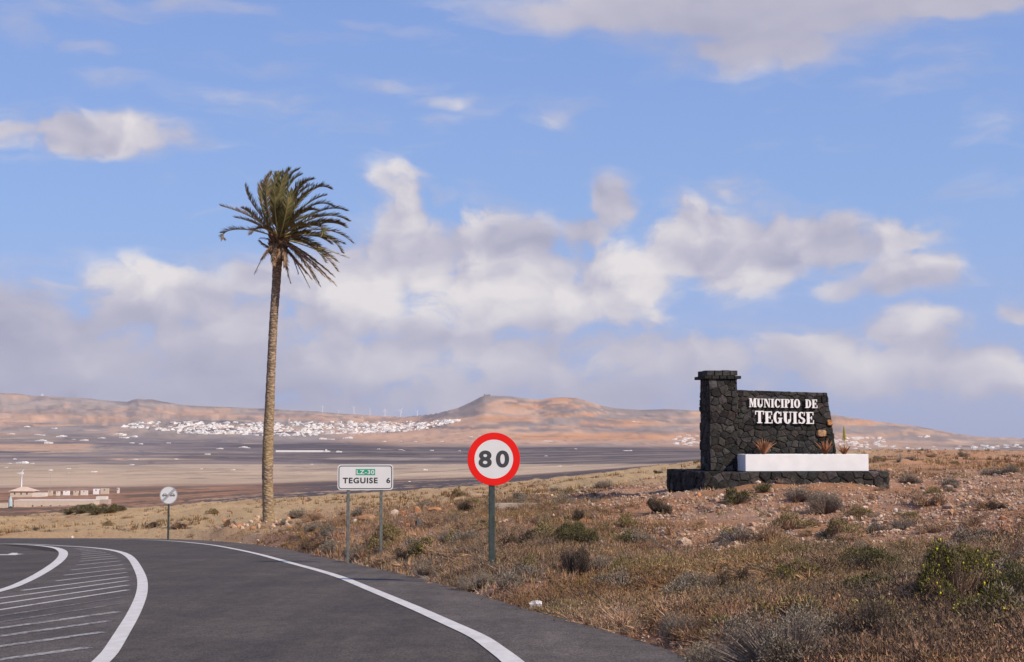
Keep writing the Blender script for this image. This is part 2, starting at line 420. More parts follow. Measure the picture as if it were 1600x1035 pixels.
# ------------------------------------------------------------------ material helpers
def material(name, rough=.9, spec=.2):
    m = bpy.data.materials.new(name); m.use_nodes = True
    b = m.node_tree.nodes['Principled BSDF']; b.inputs['Roughness'].default_value = rough
    b.inputs['Specular IOR Level'].default_value = spec
    return m, NT(m.node_tree), b
def setc(t, b, c): t.put(b.inputs['Base Color'], c if not isinstance(c, tuple) else c[:3] + (1,))
def bump(t, b, h, strength=.5, dist=.02):
    n = t.n('ShaderNodeBump'); n.inputs['Strength'].default_value = strength; n.inputs['Distance'].default_value = dist
    t.put(n.inputs['Height'], h); t.put(b.inputs['Normal'], n.outputs[0])
def objco(t): return t.n('ShaderNodeTexCoord').outputs['Object']
def plain(name, c, var=.25, scale=8, rough=.85, spec=.25, bmp=0.0, c2=None, metallic=0):
    m, t, b = material(name, rough, spec)
    co = objco(t); f = t.noise(co, scale, 5, .6)
    c2 = c2 or tuple(q * (1 - var) for q in c)
    setc(t, b, t.mix(t.rng(f, .3, .7), c, c2)); b.inputs['Metallic'].default_value = metallic
    if bmp: bump(t, b, t.noise(co, scale * 4, 4, .6), bmp, .01)
    return m

# ------------------------------------------------------------------ ground sheet
azs = np.concatenate([np.linspace(-180, -62, 40)[:-1], np.linspace(-62, -24, 70)[:-1], np.degrees(np.arctan(np.linspace(-985, 985, 880) / F)), np.linspace(24.5, 62, 70), np.linspace(63, 180, 40)])
azr = np.radians(azs)
rs = np.concatenate([np.exp(np.linspace(math.log(2.0), math.log(140), 230))[:-1], np.exp(np.linspace(math.log(140), math.log(7600), 270))[:-1], np.exp(np.linspace(math.log(7600), math.log(16000), 36))])
A, R = np.meshgrid(azr, rs, indexing='ij')
X = R * np.sin(A); Y = R * np.cos(A)
Z = land(X, Y)
near_in = (road_dist(X, Y) < -1.5)
PXg = np.clip(800 + F * np.where(Y > 0, X / np.maximum(Y, 1e-3), np.sign(X) * 1e6), -400, 2000)
Dg = np.maximum(Y, .5 * R)
ROWg = 680 - (Z - CAMZ) / Dg * F * 1.0
# exact row from slope
sl_ = (Z - CAMZ) / Dg; th = PITCH; vv = (sl_ * math.cos(th) - math.sin(th)) / (math.cos(th) + sl_ * math.sin(th)); ROWg = 517.5 - vv * F

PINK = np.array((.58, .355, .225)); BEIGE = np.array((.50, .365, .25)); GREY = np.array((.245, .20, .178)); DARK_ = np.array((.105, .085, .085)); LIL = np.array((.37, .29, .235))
GOLD = np.array((.52, .355, .19)); BROWN = np.array((.38, .20, .12)); SCRUB = np.array((.20, .135, .095)); ORANGE = np.array((.56, .27, .125))
# colour of the country rock, soil and a dark band by zone of the island, distance bands wander with the noise
nA = fbm(X / 420, Y / 420, 5, 31); nB = fbm(X / 1500 + 3, Y / 1500, 4, 41); nC = fbm(X / 120, Y / 120, 4, 51)
roww = ROWg + (nA - .5) * 16 * sst(R, 900, 2500); pxw = PXg + (nB - .5) * 160
C = np.zeros(X.shape + (3,))
def setzone(w, c):
    global C
    w = np.clip(w, 0, 1)[..., None]; C[:] = C * (1 - w) + np.asarray(c) * w
C[:] = LIL
# small cultivated plots: cells of differing soil
def plots(sx, sy, seed, ang):
    ca, sa = math.cos(ang), math.sin(ang); u = (X * ca + Y * sa) / sx + 4 * (nB - .5); v = (-X * sa + Y * ca) / sy + 3 * (nA - .5)
    i = np.floor(u); v2 = v + hash2(i, i * 0, seed) * 7; j = np.floor(v2)
    return hash2(i, j, seed + 5), np.minimum(np.minimum(u - i, 1 + i - u) * sx, np.minimum(v2 - j, 1 + j - v2) * sy)
p1, e1 = plots(420, 240, 61, .35); p2, e2 = plots(240, 150, 71, -.4)
plot = np.where(nB > .5, p1, p2)
far = sst(R, 850, 1200)
setzone(far * (plot < .30), GREY); setzone(far * (plot < .14), DARK_ * 1.3); setzone(far * (plot > .62) * .7, BEIGE); setzone(far * (plot > .86) * .8, PINK)
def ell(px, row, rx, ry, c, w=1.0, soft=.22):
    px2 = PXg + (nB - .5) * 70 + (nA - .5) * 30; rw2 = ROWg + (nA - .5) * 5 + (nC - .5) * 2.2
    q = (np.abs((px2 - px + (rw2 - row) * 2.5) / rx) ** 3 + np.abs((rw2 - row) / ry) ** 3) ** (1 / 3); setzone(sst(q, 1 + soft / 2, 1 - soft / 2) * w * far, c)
# stretched lanes of pale and dark soil, field tracks and gullies
ln = fbm(X / 900 + 5, Y / 190 + 2 * nB, 5, 301, .6); ln2 = fbm(X / 260, Y / 70 + 3 * nA, 4, 311, .6)
pl_w = far * (1 - sst(R, 5600, 6300))
setzone(pl_w * sst(ln, .56, .66) * .55, BEIGE * 1.02); setzone(pl_w * sst(ln, .44, .36) * .55, DARK_ * 1.35); setzone(pl_w * sst(ln2, .60, .68) * .4, LIL * 1.15)
# broad zones
setzone(sst(roww, 752, 746) * sst(roww, 722, 726) * far * .85, BEIGE)                   # wide stubble band
ell(560, 752, 700, 13, BEIGE * 1.05, .9); ell(880, 742, 260, 12, BEIGE * 1.08, .9)
ell(130, 745, 260, 12, BEIGE * .95, .8)
for a in [(560, 706, 330, 12), (760, 700, 330, 11), (720, 716, 260, 9), (980, 715, 200, 11), (1060, 704, 140, 7), (470, 716, 120, 6), (900, 704, 180, 8)]: ell(*a, DARK_, .95)  # one broad dark band across the middle plain
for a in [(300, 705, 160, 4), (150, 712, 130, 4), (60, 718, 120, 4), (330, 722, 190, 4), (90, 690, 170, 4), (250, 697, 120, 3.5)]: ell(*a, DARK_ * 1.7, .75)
ell(620, 717, 90, 2.2, LIL, .7); ell(60, 699, 90, 6, PINK * .95, .85); ell(560, 688, 420, 5, GREY, .7); ell(880, 694, 260, 5, GREY * 1.05, .7)
setzone(far * sst(R, 5600, 5200) * sst(ln, .57, .62) * sst(roww, 735, 728) * .35, LIL); setzone(far * sst(R, 5600, 5200) * sst(ln2, .62, .67) * .3, BEIGE * .9)
ell(640, 683, 280, 8, GREY * 1.25, .8); ell(900, 690, 220, 5, GREY * 1.2, .8); ell(760, 676, 120, 4, GREY * 1.1, .7); ell(1040, 693, 110, 6, GREY * 1.25, .8)
# the mountain ground
mt = sst(R, 5000, 5600)
ell(0, 655, 190, 13, PINK * 1.05, 1); ell(200, 647, 330, 7, PINK, .9); ell(420, 652, 300, 4, PINK * .95, .8); ell(80, 628, 230, 12, LIL * 1.15, .9); ell(240, 627, 60, 4, GREY, .9); ell(300, 662, 240, 2.5, GREY, .6); ell(60, 672, 120, 5, GREY * 1.3, .7); ell(100, 645, 130, 3.5, GREY * 1.2, .7)
ell(40, 619, 70, 3, PINK, .6); ell(480, 645, 130, 4, LIL, .9); ell(600, 655, 110, 3, PINK, .9)
ell(860, 655, 300, 40, PINK * 1.03, .95, .3); ell(1300, 670, 330, 30, PINK * .92, .85, .4)
for a in [(780, 621, 50, 5), (700, 648, 40, 6), (930, 641, 80, 4), (905, 658, 70, 5), (1010, 645, 60, 6), (850, 672, 60, 3), (1000, 672, 90, 6), (1060, 655, 60, 4), (800, 664, 70, 3), (1350, 672, 70, 6), (1450, 686, 80, 5), (1420, 668, 50, 3), (1240, 660, 60, 6), (668, 645, 30, 6), (720, 634, 26, 8), (1010, 640, 90, 3.5), (960, 650, 34, 8)]: ell(*a, GREY * 1.15, .85)
for a in [(815, 629, 40, 2), (820, 660, 60, 2), (930, 668, 40, 2), (1000, 655, 25, 1.5), (700, 668, 70, 2), (960, 650, 40, 2)]: ell(*a, DARK_ * 1.6, .7)
for a in [(880, 623, 26, 4), (835, 636, 60, 3), (890, 650, 46, 3), (960, 662, 60, 5), (780, 655, 40, 4), (940, 682, 150, 5), (1330, 660, 40, 4)]: ell(*a, ORANGE * 1.05, .65)
hw_ = sst(R, 5400, 6400); gl = np.abs(2 * fbm(X / 330, Y / 800, 5, 321, .6) - 1); ct = np.abs(2 * fbm(X / 600, Y / 600, 4, 331) - 1)
setzone(hw_ * sst(gl, .07, .02) * .5, GREY * .8); setzone(hw_ * sst(fbm(X / 260, Y / 420, 6, 341, .66), .55, .59) * .5, LIL * 1.1); setzone(hw_ * sst(fbm(X / 180, Y / 300, 6, 351, .66), .58, .62) * .6, GREY * .95)
setzone(hw_ * sst(ct, .05, .015) * .45, PINK * 1.25)
# texture inside the zones
C *= (0.80 + .40 * nC)[..., None] * (0.85 + .3 * fbm(X / 35, Y / 90, 3, 77))[..., None]
edge_ = np.where(nB > .5, e1, e2); setzone(far * sst(edge_, 12, 4) * .5 * sst(R, 7500, 4000), DARK_ * 1.4)
# dark lava scrub between the near field and the plain
mid = sst(R, 215, 260) * (1 - far)
nD = fbm(X / 60, Y / 25, 5, 91)
setzone(mid, BROWN * .9); setzone(mid * sst(nD, .45, .6), SCRUB * .75); setzone(mid * sst(PXg, 180, 420) * sst(nD, .25, .42) * sst(R, 640, 330) , DARK_ * 1.0); setzone(mid * sst(PXg, 330, 560) * sst(nD, .2, .4), DARK_ * 1.0)
setzone(mid * sst(nD, .36, .30) * .7, BEIGE * .85)
# golden field beyond the verge
nr = 1 - sst(R, 205, 250)
nE = fbm(X / 9, Y / 14, 5, 15); nF = fbm(X / 2.2, Y / 2.2, 4, 25)
fieldw = nr * sst(R + (nE - .5) * 22, 62, 72) * (1 - sst(PXg, 1050, 1130) * (1 - sst(R, 75, 95)))
setzone(nr, BROWN * 1.05)
setzone(fieldw, GOLD * .98); setzone(fieldw * sst(nE, .55, .75) * .35, BROWN); setzone(fieldw * sst(nE, .42, .3) * .5, GOLD * 1.15)
setzone(fieldw * sst(PXg, 1250, 1450) * .75, BROWN * 1.25); setzone(fieldw * sst(PXg, 1350, 1500) * sst(nE, .45, .6) * .5, ORANGE * .75)
setzone(nr * sst(Y, 205, 150) * sst(Y, 120, 150) * sst(PXg, 880, 800) * sst(PXg, 700, 800) * 0, ORANGE)
# stony ground of the bank
bank = nr * (1 - sst(R, 60, 85))
setzone(bank * sst(nF, .40, .62) * .55, np.array((.46, .29, .195))); setzone(bank * sst(fbm(X / 3.5, Y / 3.5, 4, 35), .55, .68) * .6, ORANGE * .62)
C *= (1 - .25 * nr * (nF - .3))[..., None]
alpha_ = nr[..., None]
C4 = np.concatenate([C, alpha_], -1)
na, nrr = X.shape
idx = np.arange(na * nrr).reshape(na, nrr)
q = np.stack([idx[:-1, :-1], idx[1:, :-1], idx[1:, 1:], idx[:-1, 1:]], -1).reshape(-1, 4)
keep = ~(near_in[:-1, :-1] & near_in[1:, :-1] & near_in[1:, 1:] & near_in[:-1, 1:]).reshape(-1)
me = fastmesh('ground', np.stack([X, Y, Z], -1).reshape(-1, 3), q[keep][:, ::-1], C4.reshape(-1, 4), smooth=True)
m, t, b = material('ground', .95, .05)
at_ = t.n('ShaderNodeAttribute', attribute_name='Col'); co = objco(t)
f1 = t.noise(co, 9, 6, .7); v1 = t.vor(co, 26); v2 = t.vor(co, 11, 'F1', 'Color')
sepv = t.n('ShaderNodeSeparateColor'); t.put(sepv.inputs[0], v2)
peb = t.m('MULTIPLY', t.rng(v1, .30, .12), t.rng(sepv.outputs[0], .35, .75))
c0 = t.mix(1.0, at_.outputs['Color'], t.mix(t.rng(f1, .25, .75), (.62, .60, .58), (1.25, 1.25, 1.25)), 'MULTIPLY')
c1 = t.mix(t.m('MULTIPLY', t.m('MULTIPLY', peb, .75), at_.outputs['Alpha']), c0, (.56, .42, .31))
setc(t, b, c1)
bn = t.n('ShaderNodeBump'); bn.inputs['Distance'].default_value = .06
t.put(bn.inputs['Strength'], t.m('MULTIPLY', at_.outputs['Alpha'], .8)); t.put(bn.inputs['Height'], t.m('ADD', t.m('MULTIPLY', f1, 1.2), peb)); t.put(b.inputs['Normal'], bn.outputs[0])
link('ground', me, None, m, kind='structure')

# ------------------------------------------------------------------ road sheets
def sheet(name, pts, z, mat, kind='structure', thick=0, parent=None):
    "flat polygon in plan laid on the road plane"
    import bmesh
    bm = bmesh.new()
    vs = [bm.verts.new((x, y, float(plane(y)) + z)) for x, y in pts]
    f = bm.faces.new(vs)
    bmesh.ops.triangulate(bm, faces=[f])
    if thick:
        n = len(vs); lo = [bm.verts.new((v.co.x, v.co.y, v.co.z - thick)) for v in vs]
        for i in range(n): bm.faces.new((vs[i], vs[(i + 1) % n], lo[(i + 1) % n], lo[i]))
    bm.normal_update()
    me = bpy.data.meshes.new(name); bm.to_mesh(me); bm.free()
    if len(me.polygons) and sum(p.normal.z * p.area for p in me.polygons) < 0: me.flip_normals()
    return link(name, me, parent, mat, kind=kind)
def asphalt(name, c, rot=0):
    m, t, b = material(name, .9, .14)
    co = objco(t)
    spk = t.noise(co, 42, 3, .75); v = t.vor(co, 30); big = t.noise(co, .5, 4, .6)
    st = t.noise(t.v('MULTIPLY', co, (1.2, .06, 1)), 1.2, 4, .6)
    a = t.mix(t.rng(spk, .35, .68), tuple(q * .55 for q in c), tuple(q * 1.5 for q in c))
    a = t.mix(t.m('MULTIPLY', t.rng(v, .24, .06), .75), a, tuple(min(1, q * 3.2) for q in c))
    a = t.mix(1.0, a, t.mix(t.rng(big, .3, .7), (.86, .86, .87), (1.14, 1.13, 1.12)), 'MULTIPLY')
    a = t.mix(1.0, a, t.mix(t.rng(st, .35, .65), (.90, .90, .90), (1.10, 1.09, 1.08)), 'MULTIPLY')
    mo = t.noise(t.v('MULTIPLY', co, (1, .45, 1)), 5.5, 5, .72)
    a = t.mix(1.0, a, t.mix(t.rng(mo, .30, .70), (.84, .84, .84), (1.18, 1.17, 1.16)), 'MULTIPLY')
    dust = t.rng(t.noise(t.v('MULTIPLY', co, (1, .2, 1)), .9, 5, .65), .60, .74)
    a = t.mix(t.m('MULTIPLY', dust, .16), a, (.20, .15, .11))
    setc(t, b, a); bump(t, b, t.m('ADD', spk, t.m('MULTIPLY', v, .6)), .35, .01)
    return m
LANE = asphalt('asphalt_lane', (.080, .067, .058)); SHOULDER = asphalt('asphalt_shoulder', (.102, .085, .074)); MEDIAN = asphalt('asphalt_island', (.094, .079, .070))
R_px = [(775, 1015), (750, 996), (700, 974), (650, 951), (575, 920), (525, 899), (450, 879), (400, 865), (350, 855), (325, 851), (275, 846), (235, 844), (175, 842.6), (90, 842.3), (0, 842.2)]
RL = smooth_line([(1.3, -3), (.9, 4), (.35, 9.5), onroad(800, 1033)] + from_px(R_px) + [(-40, 75.2), (-60, 77.5)], .5)
M_px = [(163, 1035), (185, 1000), (212, 955), (224, 922), (221, 897), (203, 868), (178, 860), (140, 855.6), (85, 852.6), (40, 850.2), (0, 849.2)]
ML = smooth_line([(-2.3, 2), (-2.9, 8)] + from_px(M_px) + [(-40, 63)], .5)
O_px = [(0, 927), (50, 905), (75, 890), (92.5, 877.5), (100, 867.5), (97.5, 860.5), (85, 856), (60, 853), (37, 851.6), (0, 850.6)]
OL = smooth_line([(-7.6, 8), (-7.7, 15)] + from_px(O_px) + [(-40, 62)], .5)
sheet('road', list(map(tuple, ROADPOLY)), 0.0, LANE, thick=.12)
sheet('road_shoulder', list(map(tuple, RL)) + list(map(tuple, EDGE[EDGE[:, 0] > -60][::-1])), 0.004, SHOULDER)
k0 = [p for p in ML if p[0] > -23]; k1 = [p for p in OL if p[0] > -23 and p[1] < 60.6]
sheet('traffic_island_surface', list(map(tuple, k0)) + list(map(tuple, k1[::-1])), 0.004, MEDIAN)
def paint(name, worn=.2, tone=.62, sc_=38):
    m, t, b = material(name, .7, .3)
    co = objco(t); n = t.noise(t.v('MULTIPLY', co, (1, 1 if sc_ > 30 else .4, 1)), sc_, 6, .75); n2 = t.noise(t.v('MULTIPLY', co, (1, .35, 1)), 5, 4, .6); n3 = t.noise(co, 1.3, 3, .5)
    f = t.rng(t.m('ADD', t.m('MULTIPLY', n, .55), t.m('ADD', t.m('MULTIPLY', n2, .30), t.m('MULTIPLY', n3, .15))), .5 - .35 + worn * .38, .5 - .18 + worn * .40)
    c = t.mix(t.rng(n2, .3, .7), (tone, tone * .93, tone * .85), (tone * .82, tone * .76, tone * .69))
    setc(t, b, t.mix(f, (.098, .081, .071), c)); bump(t, b, n, .2, .005)
    return m
PAINT = paint('road_paint', .22, .64); WORN = paint('worn_road_paint', .70, .46, 22); MIDW = paint('scuffed_road_paint', .50, .52, 24); WORN2 = paint('very_worn_road_paint', .86, .42, 22)
def strip(name, L, w, z, mat, label=None, lo=None):
    L = np.array(L); d = np.gradient(L, axis=0); d /= np.hypot(d[:, 0], d[:, 1])[:, None]
    n = np.c_[-d[:, 1], d[:, 0]]; w_ = (np.full(len(L), w) if np.isscalar(w) else np.array(w))[:, None] / 2
    a = L + n * w_; bb = L - n * w_
    V = [(x, y, float(plane(y)) + z) for x, y in a] + [(x, y, float(plane(y)) + z) for x, y in bb]
    k = len(L); me = mesh(name, V, [(i, k + i, k + i + 1, i + 1) for i in range(k - 1)])
    if me.polygons[0].normal.z < 0: me.flip_normals()
    return link(name, me, None, mat, kind='structure')
strip('road_edge_line', RL, .20, .008, PAINT)
strip('lane_line', ML, np.interp(ML[:, 1], [0, 14, 25, 45, 55, 62], [.16, .16, .185, .23, .24, .18]), .008, PAINT)
strip('turn_lane_line', OL, np.interp(OL[:, 1], [0, 23, 35, 50, 60], [.16, .17, .23, .30, .22]), .012, PAINT)
# hatching of the island: parallel worn stripes cut to the island outline
RLx = lambda y: np.interp(y, ML[:, 1][ML[:, 1] < 55], ML[:, 0][ML[:, 1] < 55])
OLx = lambda y: np.interp(y, OL[:, 1][OL[:, 1] < 58], OL[:, 0][OL[:, 1] < 58])
ends = [(137, 1013), (161, 988.7), (172, 971), (185, 956.7), (192, 943.5), (192, 933.7), (200, 922.5), (200, 915), (200, 908), (199.5, 902), (198, 895.2), (195.5, 889), (192, 883), (189, 877), (184, 872.5), (179, 869.3), (173, 866.6), (166, 864), (158, 861.8), (150, 860), (141, 858.3), (132, 857)]
for i, e_ in enumerate(ends):
    x0, y0 = onroad(*e_)
    dx, dy = .0735, 1.0
    if i < 6:
        xl, yl_ = onroad(0, e_[1] + (.14 if i < 4 else .155) * e_[0]); dx, dy = (x0 - xl) / (y0 - yl_), 1.0
    ys = np.arange(y0, max(2.0, y0 - 40), -.25); xs = x0 - (y0 - ys) * dx / dy
    ok = (xs > OLx(ys) + (.55 if y0 > 30 else .35))
    stop = np.nonzero(~ok)[0]; n_ = stop[0] if len(stop) else len(ys)
    if n_ < 4: continue
    L = np.c_[xs[:n_], ys[:n_]]
    w = .10 if y0 < 30 else .08
    if i < 4: w = .14
    strip('hatch_stripe', L, w, .008, WORN2 if i in (4, 5) else (WORN if i < 4 else MIDW))
arrow = [(-30, 867.3), (12, 866.8), (19, 864.4), (27, 864.6), (28, 866.0), (38, 866.2), (28, 867.0), (24, 868.0), (14, 867.9), (-30, 868.6)]
sheet('lane_arrow', from_px(arrow), .008, PAINT)

# ------------------------------------------------------------------ roadside signs
SIGNWHITE = plain('sign_white', (.66, .64, .63), .05, 3, .45, .4)
SIGNRED = plain('sign_red', (.74, .014, .010), .08, 3, .5, .15)
SIGNBLACK = plain('sign_black', (.035, .034, .036), .1, 3, .5, .4)
SIGNGREY = plain('sign_grey', (.30, .29, .29), .08, 3, .5, .4)
SIGNGREEN = plain('sign_green', (.012, .30, .17), .05, 3, .45, .4)
ALU = plain('sign_back_metal', (.30, .30, .31), .2, 6, .5, .5)
POST = plain('galvanised_post', (.030, .042, .041), .35, 9, .6, .25, .1, c2=(.055, .070, .067))
POSTL = plain('galvanised_post_pale', (.085, .095, .09), .3, 9, .55, .4, .1, c2=(.15, .155, .145))

def disc(r, y0, y1, n=64, r_in=0):
    "disc or ring facing -Y, from y0 (front) to y1"
    V = []; Fc = []
    for k in range(n):
        a = 2 * math.pi * k / n; c, s = math.cos(a), math.sin(a)
        V += [(r * c, y0, r * s), (r * c, y1, r * s), (r_in * c, y0, r_in * s), (r_in * c, y1, r_in * s)]
    for k in range(n):
        a, b_ = 4 * k, 4 * ((k + 1) % n)
        Fc += [(a, b_, b_ + 1, a + 1)]
        if r_in > 0: Fc += [(a, a + 2, b_ + 2, b_), (a + 1, b_ + 1, b_ + 3, a + 3), (a + 2, a + 3, b_ + 3, b_ + 2)]
    if r_in <= 0: Fc += [tuple(4 * k for k in range(n))[::-1], tuple(4 * k + 1 for k in range(n))]
    return MB().add(V, Fc)
def rrect(w, h, r, n=8):
    P = []
    for (cx, cz, a0) in ((w / 2 - r, h / 2 - r, 0), (-w / 2 + r, h / 2 - r, 90), (-w / 2 + r, -h / 2 + r, 180), (w / 2 - r, -h / 2 + r, 270)):
        for k in range(n + 1):
            a = math.radians(a0 + 90 * k / n); P.append((cx + r * math.cos(a), cz + r * math.sin(a)))
    return P
def slab(ring, y0, y1):
    n = len(ring)
    return MB().add([(x, y0, z) for x, z in ring] + [(x, y1, z) for x, z in ring],
                    [tuple(range(n)), tuple(range(n, 2 * n))[::-1]] + [(i, n + i, n + (i + 1) % n, (i + 1) % n) for i in range(n)])
def ringslab(o, i_, y0, y1):
    n = len(o); V = [(x, y0, z) for x, z in o] + [(x, y0, z) for x, z in i_] + [(x, y1, z) for x, z in o] + [(x, y1, z) for x, z in i_]
    Fc = []
    for k in range(n):
        j = (k + 1) % n
        Fc += [(k, j, n + j, n + k), (k, 2 * n + k, 2 * n + j, j), (n + k, n + j, 3 * n + j, 3 * n + k)]
    return MB().add(V, Fc)
def text(name, body, w, h, x, z, y, mat, parent, bold=.02, space=1.0, depth=.002, fitw=True):
    cu = bpy.data.curves.new('lettering', 'FONT'); cu.body = body; cu.size = 1; cu.offset = bold; cu.space_character = space
    cu.extrude = .01; cu.resolution_u = 6
    o = bpy.data.objects.new('lettering', cu); col.objects.link(o)
    dg = bpy.context.evaluated_depsgraph_get(); me = bpy.data.meshes.new_from_object(o.evaluated_get(dg))
    bpy.data.objects.remove(o); me.name = name
    V = np.array([v.co[:] for v in me.vertices]); lo, hi = V.min(0), V.max(0)
    n = np.zeros_like(V)
    n[:, 0] = (V[:, 0] - lo[0]) / (hi[0] - lo[0]) * w - w / 2 + x
    n[:, 2] = (V[:, 1] - lo[1]) / (hi[1] - lo[1]) * h - h / 2 + z
    n[:, 1] = y - (V[:, 2] - lo[2]) / (hi[2] - lo[2]) * depth
    me.vertices.foreach_set('co', n.astype(np.float32).ravel()); me.update()
    me.materials.clear(); me.materials.append(mat)
    return link(name, me, parent)

def facing(loc): return math.atan2(-loc.x, loc.y)

# speed limit sign, 0.9 m across
dV = 26.5; p = at(768.5, 880, dV); gz = lz(p.x, p.y); print('SIGN GROUND', gz, p.z)
sg = empty('speed_limit_sign', (p.x, p.y, p.z - .05), facing(p) * .3 + .10, label='round 80 speed limit sign with thick red border on a dark metal post', cat='road sign')
pole = MB()
hz = at(771.5, 717.5, dV).z - (p.z - .05)
post = MB().box(-.056, .056, 0, .06, -.5, hz + .3, .008).build('post', POST, sg)
MB().box(-.030, .030, .0585, .0635, -.4, hz + .28).build('post_groove', POSTL, post)
hx = .035
def shift(o, x, y, z): o.location = (x, y, z); return o
shift(disc(.492, -.012, .018).build('plate', ALU, sg), hx, 0, hz)
pl_ = shift(disc(.489, -.017, -.0125, 72, .361).build('red_border', SIGNRED, sg), hx, 0, hz)
shift(disc(.365, -.015, -.0122).build('white_face', SIGNWHITE, sg), hx, 0, hz)
tx = text('number_80', '80', .57, .318, 0, 0, -.0155, plain('sign_digit', (.055, .055, .06), .1, 3, .5), sg, bold=.034, space=1.33); shift(tx, hx, 0, hz)
for dz in (-.22, .22): MB().box(-.07, .07, -.001, .075, hz + dz - .025, hz + dz + .025).build('bracket', ALU, sg)

# direction sign with two posts
dS = 37.5
pL = at(544.5, 850, dS); pc = at(571, 746, dS)
rz = facing(pc) * .4 + .04
sg = empty('place_name_sign', (pc.x, pc.y, pc.z), rz, label='rectangular white sign reading LZ-30 TEGUISE 6 on two thin posts', cat='road sign')
k_ = dS / 2222
w_, h_ = 86 * k_, 39.5 * k_
slab(rrect(w_, h_, .09), -.012, .012).build('plate', SIGNWHITE, sg)
ringslab(rrect(w_ - .055, h_ - .055, .075), rrect(w_ - .095, h_ - .095, .058), -.0165, -.0118).build('black_border', SIGNBLACK, sg)
slab(rrect(30 * k_, 9.4 * k_, .008), -.0155, -.0118).build('green_plate', SIGNGREEN, sg).location = (0, 0, 8 * k_)
text('road_number', 'LZ-30', 27.5 * k_, 6.6 * k_, 0, 8 * k_, -.016, SIGNWHITE, sg, bold=.022, space=1.1)
text('place_name', 'TEGUISE', 54 * k_, 9.0 * k_, -8 * k_, -5 * k_, -.0122, SIGNBLACK, sg, bold=.034, space=1.16)
text('distance_number', '6', 6.2 * k_, 8.6 * k_, 35.5 * k_, -5 * k_, -.0122, SIGNBLACK, sg, bold=.034)
for px_, rb in ((544.5, 855), (595.5, 842)):
    x_ = (px_ - 571) * k_
    MB().box(x_ - .04, x_ + .04, .0125, .08, -(rb - 746) * k_ - .4, h_ / 2 - .06, .008).build('post', POSTL, sg)

# end of overtaking ban sign
dE = 70.5; pc = at(263.5, 774, dE); k_ = dE / 2222
sg = empty('end_of_overtaking_ban_sign', (pc.x, pc.y, pc.z), facing(pc) * .3 - .05, label='small round white sign with grey diagonal band and two car symbols', cat='road sign')
disc(.445, -.012, .015).build('plate', ALU, sg)
disc(.443, -.0165, -.0125, 64, .405).build('dark_rim', SIGNGREY, sg)
disc(.41, -.0145, -.0122).build('white_face', SIGNWHITE, sg)
a = math.radians(45)
MB().add([(x * math.cos(a) - z * math.sin(a), y, x * math.sin(a) + z * math.cos(a)) for y in (-.017, -.0145) for x, z in ((-.40, -.062), (.40, -.062), (.40, .062), (-.40, .062))],
         [(0, 1, 2, 3), (0, 4, 5, 1), (1, 5, 6, 2), (2, 6, 7, 3), (3, 7, 4, 0)]).build('diagonal_band', plain('band_grey', (.34, .34, .34), .05, 3, .5), sg)
for cx in (-.185, .19):
    c_ = [(-.13, -.045), (-.095, -.045), (-.09, -.075), (-.05, -.075), (-.045, -.045), (.045, -.045), (.05, -.075), (.09, -.075), (.095, -.045), (.13, -.045), (.13, .02), (.095, .03), (.06, .085), (-.06, .085), (-.095, .03), (-.13, .02)]
    i_ = [(-.05, .028), (.05, .028), (.04, .06), (-.04, .06)]
    ob = slab(c_, -.0195, -.0172).build('car_symbol', plain('symbol_grey', (.17, .17, .17), .05, 3, .5), sg); ob.location = (cx, 0, 0)
    slab(i_, -.0205, -.0190).build('symbol_window', SIGNWHITE, ob)
MB().box(-.045, .045, .0155, .075, -(830 - 774) * k_ - .4, .25, .008).build('post', POST, sg)

# ------------------------------------------------------------------ the volcanic stone monument
LAVA = None
def stone_mat():
    m, t, b = material('lava_stone', .93, .12)
    oi = t.n('ShaderNodeObjectInfo'); co = t.n('ShaderNodeTexCoord').outputs['Object']
    at_ = t.n('ShaderNodeAttribute', attribute_name='Col')
    n = t.noise(co, 9, 6, .65); pits = t.vor(co, 38)
    base = t.mix(1.0, at_.outputs['Color'], t.mix(t.rng(n, .25, .75), (.60, .60, .60), (1.45, 1.42, 1.40)), 'MULTIPLY')
    base = t.mix(t.m('MULTIPLY', t.rng(pits, .22, .08), .6), base, (.008, .008, .009))
    lich = t.rng(t.noise(co, 4.5, 6, .7), .66, .74)
    base = t.mix(t.m('MULTIPLY', lich, .35), base, (.20, .19, .17))
    setc(t, b, base); bump(t, b, t.m('ADD', n, t.m('MULTIPLY', pits, .6)), .8, .02)
    return m
LAVA = stone_mat()
MORTAR = plain('dark_mortar', (.014, .013, .013), .3, 9, .95, .1, .3)
WHITEWASH = plain('whitewash', (.76, .75, .755), .10, 1.6, .75, .2, .05)
LETTER = plain('letter_white', (.80, .78, .77), .05, 3, .6, .2)

